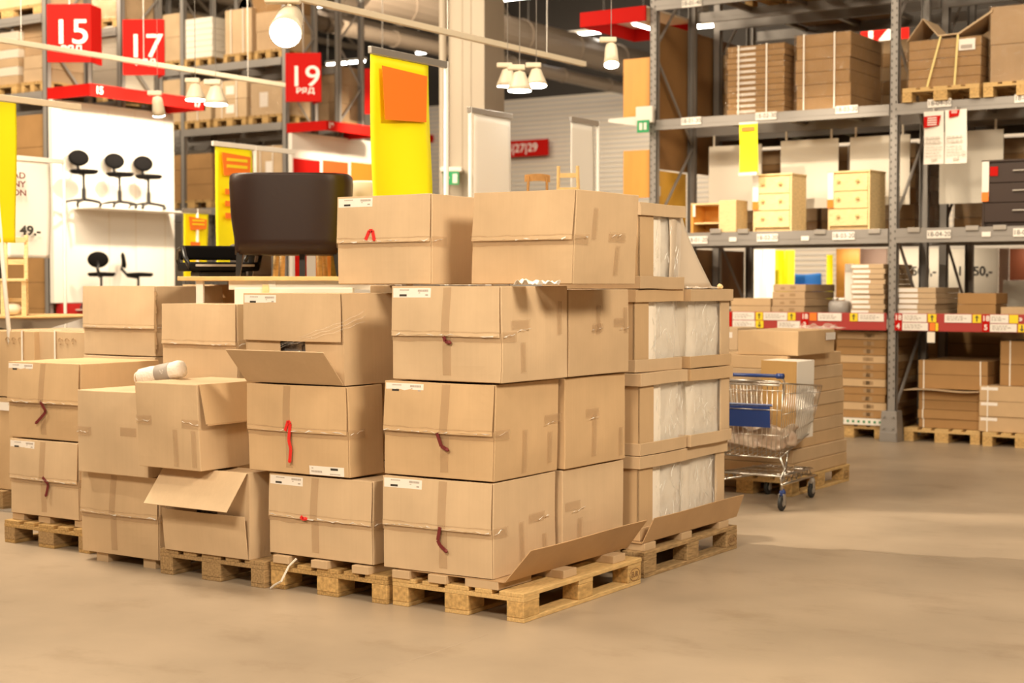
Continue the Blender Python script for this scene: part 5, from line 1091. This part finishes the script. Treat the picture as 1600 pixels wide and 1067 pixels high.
for x in (-.08, .08): MB().box(x-.012, x+.012, -.18, -.156, 0, .38).build('leg', 'pine_knobs', t)

# ------------------------------------------------------------------ left racks, display walls, aisle signs
XL = -17.0
ya = [PX(u, 446, XL).y for u in (77, 148, 193, 258)]; yb4 = [PX(u, 446, XL).y for u in (449, 499, 531, 571)]
bay = XL - PY(287, 446, yb4[0]).x
zl4 = PX(446, 88, XL).z; zl3 = PX(446, 190, XL).z; zl2 = zl3-1.35
Ztop = 8.1
def lrack(lb, y0, y1, lv): return rack('pallet_rack', lb, [XL-bay*2, XL-bay, XL-.05], y0, y1, lv, Ztop)
lrack('grey pallet rack of aisle fifteen, front row above the white wall', ya[0], ya[1], [(zl4, .12), (zl3, .12), (zl2, .12)])
lrack('grey pallet rack of aisle seventeen, rear row behind the white wall', ya[2], ya[3], [(zl4, .12), (zl3, .12), (zl2, .12)])
lrack('grey pallet rack of aisle nineteen, front row with two lit pallet levels', yb4[0], yb4[1], [(zl4, .12), (zl3, .12), (zl2, .12)])
lrack('grey pallet rack of aisle nineteen, rear row', yb4[2], yb4[3], [(zl4, .12), (zl3, .12), (zl2, .12)])
def lload(lb, u0, u1, v0, v1, Y, z, mt, n=1, straps=(), film=False, pallet=True, tagm=None, d=.75, tg=None):
    a, b = PY(u0, v0, Y), PY(u1, v1, Y); b.x = min(b.x, XL-.1); zb = z+T0+.003 if pallet else z+.003; top = zat(b.x, Y, (u0+u1)/2, v1)
    if pallet:
        pl = dup(PB, None, (a.x-.02, Y-.01, z+.002), 0, 'wooden pallet carrying the '+lb); pl.location = (b.x, Y-.01, z+.002); pl.scale = ((b.x-a.x)/.8, .66, 1); pl['group'] = 'pallets on the left racks'
    t = load(lb, (b.x, Y+.02, b.x-a.x, d), zb, max(.3, top-zb), n, mt, straps, tg, film, int(u0)+9, group='loads on the left racks')
    return t
Y1 = yb4[0]+.02
mat('white_stock', (.80, .74, .64), rough=.5)
lload('tan carton load left of the white stock, aisle nineteen', 250, 284, 105, 18, Y1, zl4, 'kraft_board', 2)
lload('pile of white panels on the upper level of aisle nineteen', 287, 330, 95, 24, Y1, zl4, 'white_stock', 7)
lload('tall strapped tan load on the upper level of aisle nineteen', 350, 392, 92, 10, Y1, zl4, 'kraft_board', 1, (.25, .7))
lload('dull brown load near the upright, upper level of aisle nineteen', 398, 442, 85, 14, Y1, zl4, 'kraft_board_dull', 2)
lload('tan load at the left of the lower lit level, aisle nineteen', 250, 284, 190, 122, Y1, zl3, 'kraft_board', 2)
lload('tan load with yellow dots on the lower lit level, aisle nineteen', 288, 328, 190, 124, Y1, zl3, 'kraft_board', 1, (.5,))
lload('strapped load with dark slatted front on the lower lit level', 334, 384, 188, 122, Y1, zl3, ['kraft_board', 'kraft_board_light'], 2, (.25, .7), tg=(.35, .6))
lload('pale film-wrapped load with white note near the upright', 389, 440, 185, 125, Y1, zl3, 'kraft_board_light', 1, film=True, tg=(.3, .55))
lload('strapped tan load behind the yellow banner, aisle nineteen', 392, 440, 290, 226, Y1, zl2, 'kraft_board', 1, (.3, .7), tg=(.45, .65))
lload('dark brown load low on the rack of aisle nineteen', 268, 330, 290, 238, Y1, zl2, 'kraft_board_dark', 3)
Y0 = ya[0]+.02
lload('film-wrapped mixed load at the left edge, aisle fifteen', -40, 26, 135, 46, Y0, zl3, ['kraft_board', 'white_stock'], 6, film=True)
lload('crumpled film-wrapped load beside the upright, aisle fifteen', 34, 74, 130, 84, Y0, zl3, 'kraft_board_light', 2, film=True)
lload('large tan load on the top level, aisle fifteen', -40, 66, 40, 8, Y0, zl4, 'kraft_board', 1)
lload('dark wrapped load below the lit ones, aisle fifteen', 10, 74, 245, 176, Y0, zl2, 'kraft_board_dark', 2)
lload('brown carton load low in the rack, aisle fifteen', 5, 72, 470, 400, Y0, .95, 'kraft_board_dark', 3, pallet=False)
for i, (y_, z, mm, lb) in enumerate(((ya[2], zl3, 'white_stock', 'white panel load at the rack end between signs 15 and 17'), (ya[0]+.1, zl3, 'kraft_board_dull', 'brown load directly behind sign 15'), (ya[2], zl4, 'kraft_board', 'tan load on top level between signs 15 and 17'), (yb4[2], zl3, 'kraft_board_dull', 'brown load at the rear end of rack nineteen'), (yb4[0]+.1, zl4, 'kraft_board_dark', 'dark load behind sign 19'))):
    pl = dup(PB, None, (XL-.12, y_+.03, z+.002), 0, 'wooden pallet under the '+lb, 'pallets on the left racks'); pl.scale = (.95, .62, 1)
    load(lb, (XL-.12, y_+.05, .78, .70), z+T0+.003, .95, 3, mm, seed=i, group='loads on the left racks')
# white display wall with office chairs
zwt = PX(170, 166.5, XL+.05).z
mw = MB().box(-.04, .04, 0, ya[3]-ya[0]+.1, 0, zwt-1.40)
wall = thing('display_wall', 'white display wall with five black office chairs below the red fascia', 'display wall', (XL+.06, ya[0], 1.40))
mw.build('wall_board', 'white_paint', wall)
for y_ in (.18, .98, 1.48, 2.05): MB().box(.04, .043, y_, y_+.008, 0, zwt-1.45).build('joint', 'cream_paint', wall)
MB().box(-.04, .06, .1, 1.25, -.16, -.01).build('red_base', 'red_deep', wall); MB().box(-.04, .03, 0, ya[3]-ya[0]+.1, -1.4, -.16).build('lower_board', 'wall_plain', wall)
zsh = PX(190, 327, XL+.4).z
MB().box(.04, .60, .35, 2.12, zsh-1.40-.015, zsh-1.40).build('chair_shelf', 'white_paint', wall)
zs2 = zsh-1.40; MB().box(.04, .60, .35, 2.12, zs2-1.40-.015, zs2-1.40).build('chair_shelf', 'white_paint', wall)
def office_chair(label, y, z, yaw, s=1.0, shape=0):
    t = thing('office_chair', label, 'office chair', (XL+.45, y, z), yaw, 'black swivel chairs on the display wall')
    MB().lathe([(.02, -.03), (.10, -.028), (.145, -.01), (.145, .012), (.10, .028), (.02, .03)], 20, 0, Matrix.Translation((0, .20, .68)) @ Matrix.Rotation(math.pi/2-.15, 4, 'X') @ Matrix.Scale(.78, 4, (0, 1, 0))).build('backrest', 'fabric_black', t, smooth=True)
    MB().tube([(0, .21, .66), (0, .23, .56), (0, .14, .46), (0, 0, .44)], .022, 8).build('back_stem', 'plastic_black', t)
    MB().lathe([(.03, -.03), (.16, -.03), (.195, .0), (.18, .025), (.03, .035)], 22, 0, Matrix.Translation((0, -.02, .48))).build('seat', 'fabric_black', t, smooth=True)
    MB().tube([(0, 0, .08), (0, 0, .25), (0, 0, .26), (0, 0, .46)], [.03, .028, .018, .018], 10).build('gas_post', 'plastic_black', t)
    for k in range(5):
        a = 2*math.pi*k/5+.3; o = MB().tube([(0, 0, .10), (.15*math.cos(a), .15*math.sin(a), .085), (.27*math.cos(a), .27*math.sin(a), .062)], [.024, .018, .014], 6).build('base_arm', 'plastic_black', t)
        MB().lathe([(.006, -.012), (.024, -.012), (.024, .012), (.006, .012)], 10, 0, Matrix.Translation((.27*math.cos(a), .27*math.sin(a), .026)) @ Matrix.Rotation(math.pi/2, 4, 'Y')).build('caster', 'plastic_black', o)
    return t
cj = YAW+.6
cpos = [(PX(u, 300, XL+.45).y, zsh+.002, lb) for u, lb in ((131, 'black swivel office chair, left one of the upper three'), (187, 'black swivel office chair, middle one of the upper three'), (232, 'black swivel office chair, right one of the upper three'))]
cpos += [(PX(u, 420, XL+.45).y, zs2+.002, lb) for u, lb in ((158, 'black swivel office chair, left one of the lower two'), (216, 'black swivel office chair, right one of the lower two'))]
oc = office_chair(cpos[0][2], cpos[0][0], cpos[0][1], cj)
for i, (y, z, lb) in enumerate(cpos[1:]): dup(oc, None, (XL+.45, y, z), cj+(0, 0, 2.6, 1.2)[i], lb)
# red fascias and aisle signs
def red_fascia(label, xo, y0, y1, zlo, zhi, nums):
    t = thing('red_fascia', label, 'fascia', (xo, y0, zlo)); h = zhi-zlo; dx = xo-XL
    MB().box(-dx, 0, 0, .04, 0, h).build('end_board', 'red_sign', t); o = MB().box(-.04, 0, .04, y1-y0, 0, h).build('long_board', 'red_sign', t); MB().box(-dx, -.04, .04, y1-y0, h-.03, h).build('top_board', 'panel_white', t)
    MB().box(-dx, 0, y1-y0-.04, y1-y0, 0, h).build('end_board', 'red_sign', t)
    for s_, yy in nums: text('fascia_number', s_, h*.85, 'label_white', t, (.004, yy-y0, h*.5), (math.pi/2, 0, math.pi/2), off=.004)
q0 = PY(140, 130, ya[0]); q1 = PY(140, 149, ya[0]); yf1 = PX(321, 172, q0.x).y
red_fascia('long red fascia board numbered above the white chair wall', q0.x, ya[0], yf1, q1.z, q0.z, (('15', PX(155, 141, q0.x).y), ('17', PX(308, 163, q0.x).y)))
q2 = PY(510, 188, yb4[0]); q3 = PY(510, 203, yb4[0])
red_fascia('shorter red fascia board above the poster wall of aisle nineteen', q2.x, yb4[0], PX(600, 205, q2.x).y, q3.z, q2.z, (('19', PX(517, 195, q2.x).y),))
for s_, u0, u1, v0, v1, lb in (('15', 74, 143, 97, 7, 'red aisle sign with the lowest number at the far left'), ('17', 192, 257, 117, 31, 'red aisle sign in the middle, above the red fascia end'), ('19', 446, 502, 159, 83, 'red aisle sign nearest the yellow banner')):
    d = {'15': 20.2, '17': 21.3, '19': 23.9}[s_]; a, b = PD(u0, v0, d), PD(u1, v1, d); w = (u1-u0)*d/2400; h = b.z-a.z
    t = thing('aisle_sign', lb, 'sign', (a.x, a.y, a.z), YAW-.03)
    MB().box(0, w, 0, .05, 0, h).build('board', 'red_sign', t, bevel=.004); MB().slab((w, .05, 0), (-.16 if s_ != '15' else .04, .30, 0), (0, 0, h), (-.03, 0, 0), 1, 1).build('side_board', 'red_sign', t)
    text('numeral', s_, h*.60, 'label_white', t, (w*.54, -.004, h*.50), off=.002, sx=1.12); text('sign_word', 'РЯД', h*.15, 'label_white', t, (w*.56, -.004, h*.22), off=.002, sx=1.25)
    MB().tube([(w*.5, .02, h), (w*.5, .02, 9.42-a.z)], .008, 6).build('hanging_rod', 'galvanised', t)
a = PD(570, 178, 26); t = thing('aisle_sign', 'red sign mostly hidden behind the tall yellow banner', 'sign', (a.x, a.y, a.z), YAW); MB().box(0, .6, 0, .05, 0, .76).build('board', 'red_sign', t); MB().tube([(.3, .02, .76), (.3, .02, 9.42-a.z)], .008, 6).build('hanging_rod', 'galvanised', t)
# poster wall 19
z19 = PX(515, 213.5, XL+.05).z; t = thing('display_wall', 'white poster wall with red rectangles in aisle nineteen', 'display wall', (XL+.06, yb4[0]+.02, 0)); MB().box(-.04, .04, 0, 2.6, 0, z19).build('wall_board', 'white_paint', t)
for i, (u0, u1) in enumerate(((458, 499), (504, 543), (548, 590))):
    y0_, y1_ = PX(u0, 260, XL+.1).y, PX(u1, 260, XL+.1).y; zt_ = PX(u0, 247+i*3, XL+.1).z
    MB().box(.04, .055, y0_-yb4[0]-.02, y1_-yb4[0]-.02, zt_-.85, zt_).build('poster', ('red_sign', 'orange_print', 'orange_print')[i] if i != 1 else mat('red_orange', (.85, .10, .015), rough=.5), t)
# far sign 25 | 27 | 29 on the back wall and a small one
a = PY(770, 247, YW-.4); b = PY(855, 221, YW-.4); t = thing('aisle_sign', 'long red sign listing three aisle numbers on the back wall', 'sign', (a.x, YW-.4, a.z)); w = b.x-a.x; h = .42
MB().box(0, w, 0, .08, 0, h).build('board', 'red_sign', t); text('numeral', '25|27|29', h*.72, 'label_white', t, (w*.50, -.005, h*.5), off=.004, sx=1.05); MB().box(w*.2, w*.24, .04, .4, h*.4, h*.5).box(w*.7, w*.74, .04, .4, h*.4, h*.5).build('bracket', 'galvanised', t)
a = PY(664, 222, YW-.2); t = thing('aisle_sign', 'tiny red square sign on the wall left of the column', 'sign', (a.x, YW-.2, a.z)); MB().box(0, .16, 0, .2, 0, .2).build('board', 'red_sign', t)

# ------------------------------------------------------------------ ceiling lights, tracks and spotlights
def tube_light(label, u, v, L=1.45, z=7.4):
    d = (z-CH)*2400/(446-v); p = at_d(u, d, z); t = thing('tube_light', label, 'ceiling light', p, 0, 'tube lights under the roof')
    MB().box(-L/2, L/2, -.06, .06, .03, .09).build('housing', 'white_paint', t); MB().tube([(-L/2+.03, 0, 0), (L/2-.03, 0, 0)], .03, 8).build('glowing_tube', 'tube_glow', t)
    for s_ in (-1, 1): MB().tube([(s_*L*.4, 0, .09), (s_*L*.4, 0, 9.45-z)], .005, 4).build('suspension_wire', 'galvanised', t)
    return t
tl_ = [(545, 7, 1.9, 'at the top edge left of the concrete column'), (458, 17, 1.9, 'behind the bright spotlight'), (549, 100, 1.0, 'right of sign 19'), (521, 103, .4, 'short glint right of sign 19'), (797, 71, 1.3, 'just right of the concrete column'), (898, 57, 1.9, 'above the right tilted spotlight'),
       (832, 132, 1.9, 'below the cluster of domes'), (668, 84, .7, 'right of the tall yellow banner top'), (378, 116, .9, 'between the two lit rack levels'), (403, 118, .3, 'small, above the pale wrapped load'), (1122, 42, 1.1, 'seen through the right rack top'), (1074, 45, .6, 'behind the right end post'), (1011, 50, .3, 'small, left of the right end post'),
       (968, 122, .3, 'tiny one left of the orange board'), (545, 163, .8, 'lower one right of sign 19'), (522, 165, .4, 'lower small one right of sign 19'), (790, 3, 1.6, 'at the top edge right of the column')]
base = None
for u, v, L, lb in tl_: tube_light('glowing fluorescent tube light, '+lb, u, v, L, 7.4 if v < 150 else 6.9)
def track(label, u0, v0, d0, y1_u, zc=None):
    a = PD(u0, v0, d0); b = PX(y1_u[0], y1_u[1], a.x); t = thing('light_track', label, 'light track', a); L = b.y-a.y
    MB().box(-.025, .025, 0, L, -.02, .03).build('rail', 'lamp_body', t, bevel=.004)
    y = .4
    while y < L: MB().tube([(0, y, .03), (0, y, 9.45-a.z)], .005, 4).build('suspension_wire', 'galvanised', t); y += 1.6
    return t, a, L
trA, aA, LA = track('cream light track crossing in front of the aisle signs', -20, 60, 14.8, (444, 140)); trB, aB, LB = track('cream light track from the top edge down past the column', 455, -5, 11.6, (913, 115))
def spot_head(label, p, tilt, yaw, s=1.0, glow=True, dome=False):
    t = thing('spotlight', label, 'spotlight', p, 0, 'cream spotlights on the ceiling tracks', rot=(0, 0, yaw))
    MB().box(-.11*s, .05*s, -.03*s, .03*s, -.05*s, -.0).build('track_adapter', 'lamp_body', t, bevel=.01); MB().tube([(0, 0, -.05*s), (0, 0, -.10*s)], .012*s, 8).build('neck', 'lamp_body', t)
    Xh = Matrix.Translation((0, 0, -.12*s)) @ Matrix.Rotation(tilt, 4, 'X')
    pr = [(.02, .06), (.05, .05), (.06, 0), (.065, -.08), (.075, -.15)] if not dome else [(.02, .06), (.05, .05), (.07, .0), (.10, -.07), (.115, -.11)]
    MB().lathe([(r*s, z*s) for r, z in pr], 20, 0, Xh).build('lamp_head', 'lamp_body', t, smooth=True)
    MB().lathe([(.01, pr[-1][1]*s-.002), (pr[-1][0]*s*.93, pr[-1][1]*s-.004), (pr[-1][0]*s*.9, pr[-1][1]*s-.012), (.01, pr[-1][1]*s-.02)], 18, 0, Xh).build('bulb', 'bulb_glow' if glow else 'lamp_body', t)
    return t
for lb, u, v, d, ti, s_, dm in (('big glaring spotlight at the top left centre', 452, -12, 9.3, -1.0, 1.35, False), ('tilted cream spotlight in front of the red fascia', 246, 142, 15.5, .45, 1.25, False), ('dome spotlight above the yellow banner, left of the pair', 305, 122, 15.0, 0, 1.25, True), ('dome spotlight above the yellow banner, right of the pair', 337, 124, 14.6, 0, 1.4, True),
                                ('dome spotlight, left one of three beside the column', 793, 98, 13.5, .1, 1.2, True), ('dome spotlight, middle one of three beside the column', 812, 101, 13.0, 0, 1.3, True), ('dome spotlight, right one of three beside the column', 838, 98, 13.6, -.1, 1.2, True), ('tilted cream spotlight left of the red canopy', 955, 58, 12.5, -.35, 1.2, False)):
    p = PD(u, v, d); s = spot_head(lb, p, ti, YAW, s_*(1.0 if u == 452 else .72), True, dm)
    MB().tube([(0, 0, 0), (0, 0, 9.45-p.z)], .003, 4).build('suspension_wire', 'galvanised', s)

lamp('SPOT', 'spot_beam_white_banner', (-9.6, 7.4, 4.4), 420, WARM, PD(32, 330, 14.2), .05, None, 26, .8)
for lx in (-6.6, -4.3): lamp('AREA', 'rear_shelf_fill', (lx, YE+.05, 2.06), 9, WARM, (lx, YE+.6, 1.5), 1.6, .1)  # added fill for the price boards, no fitting under this shelf
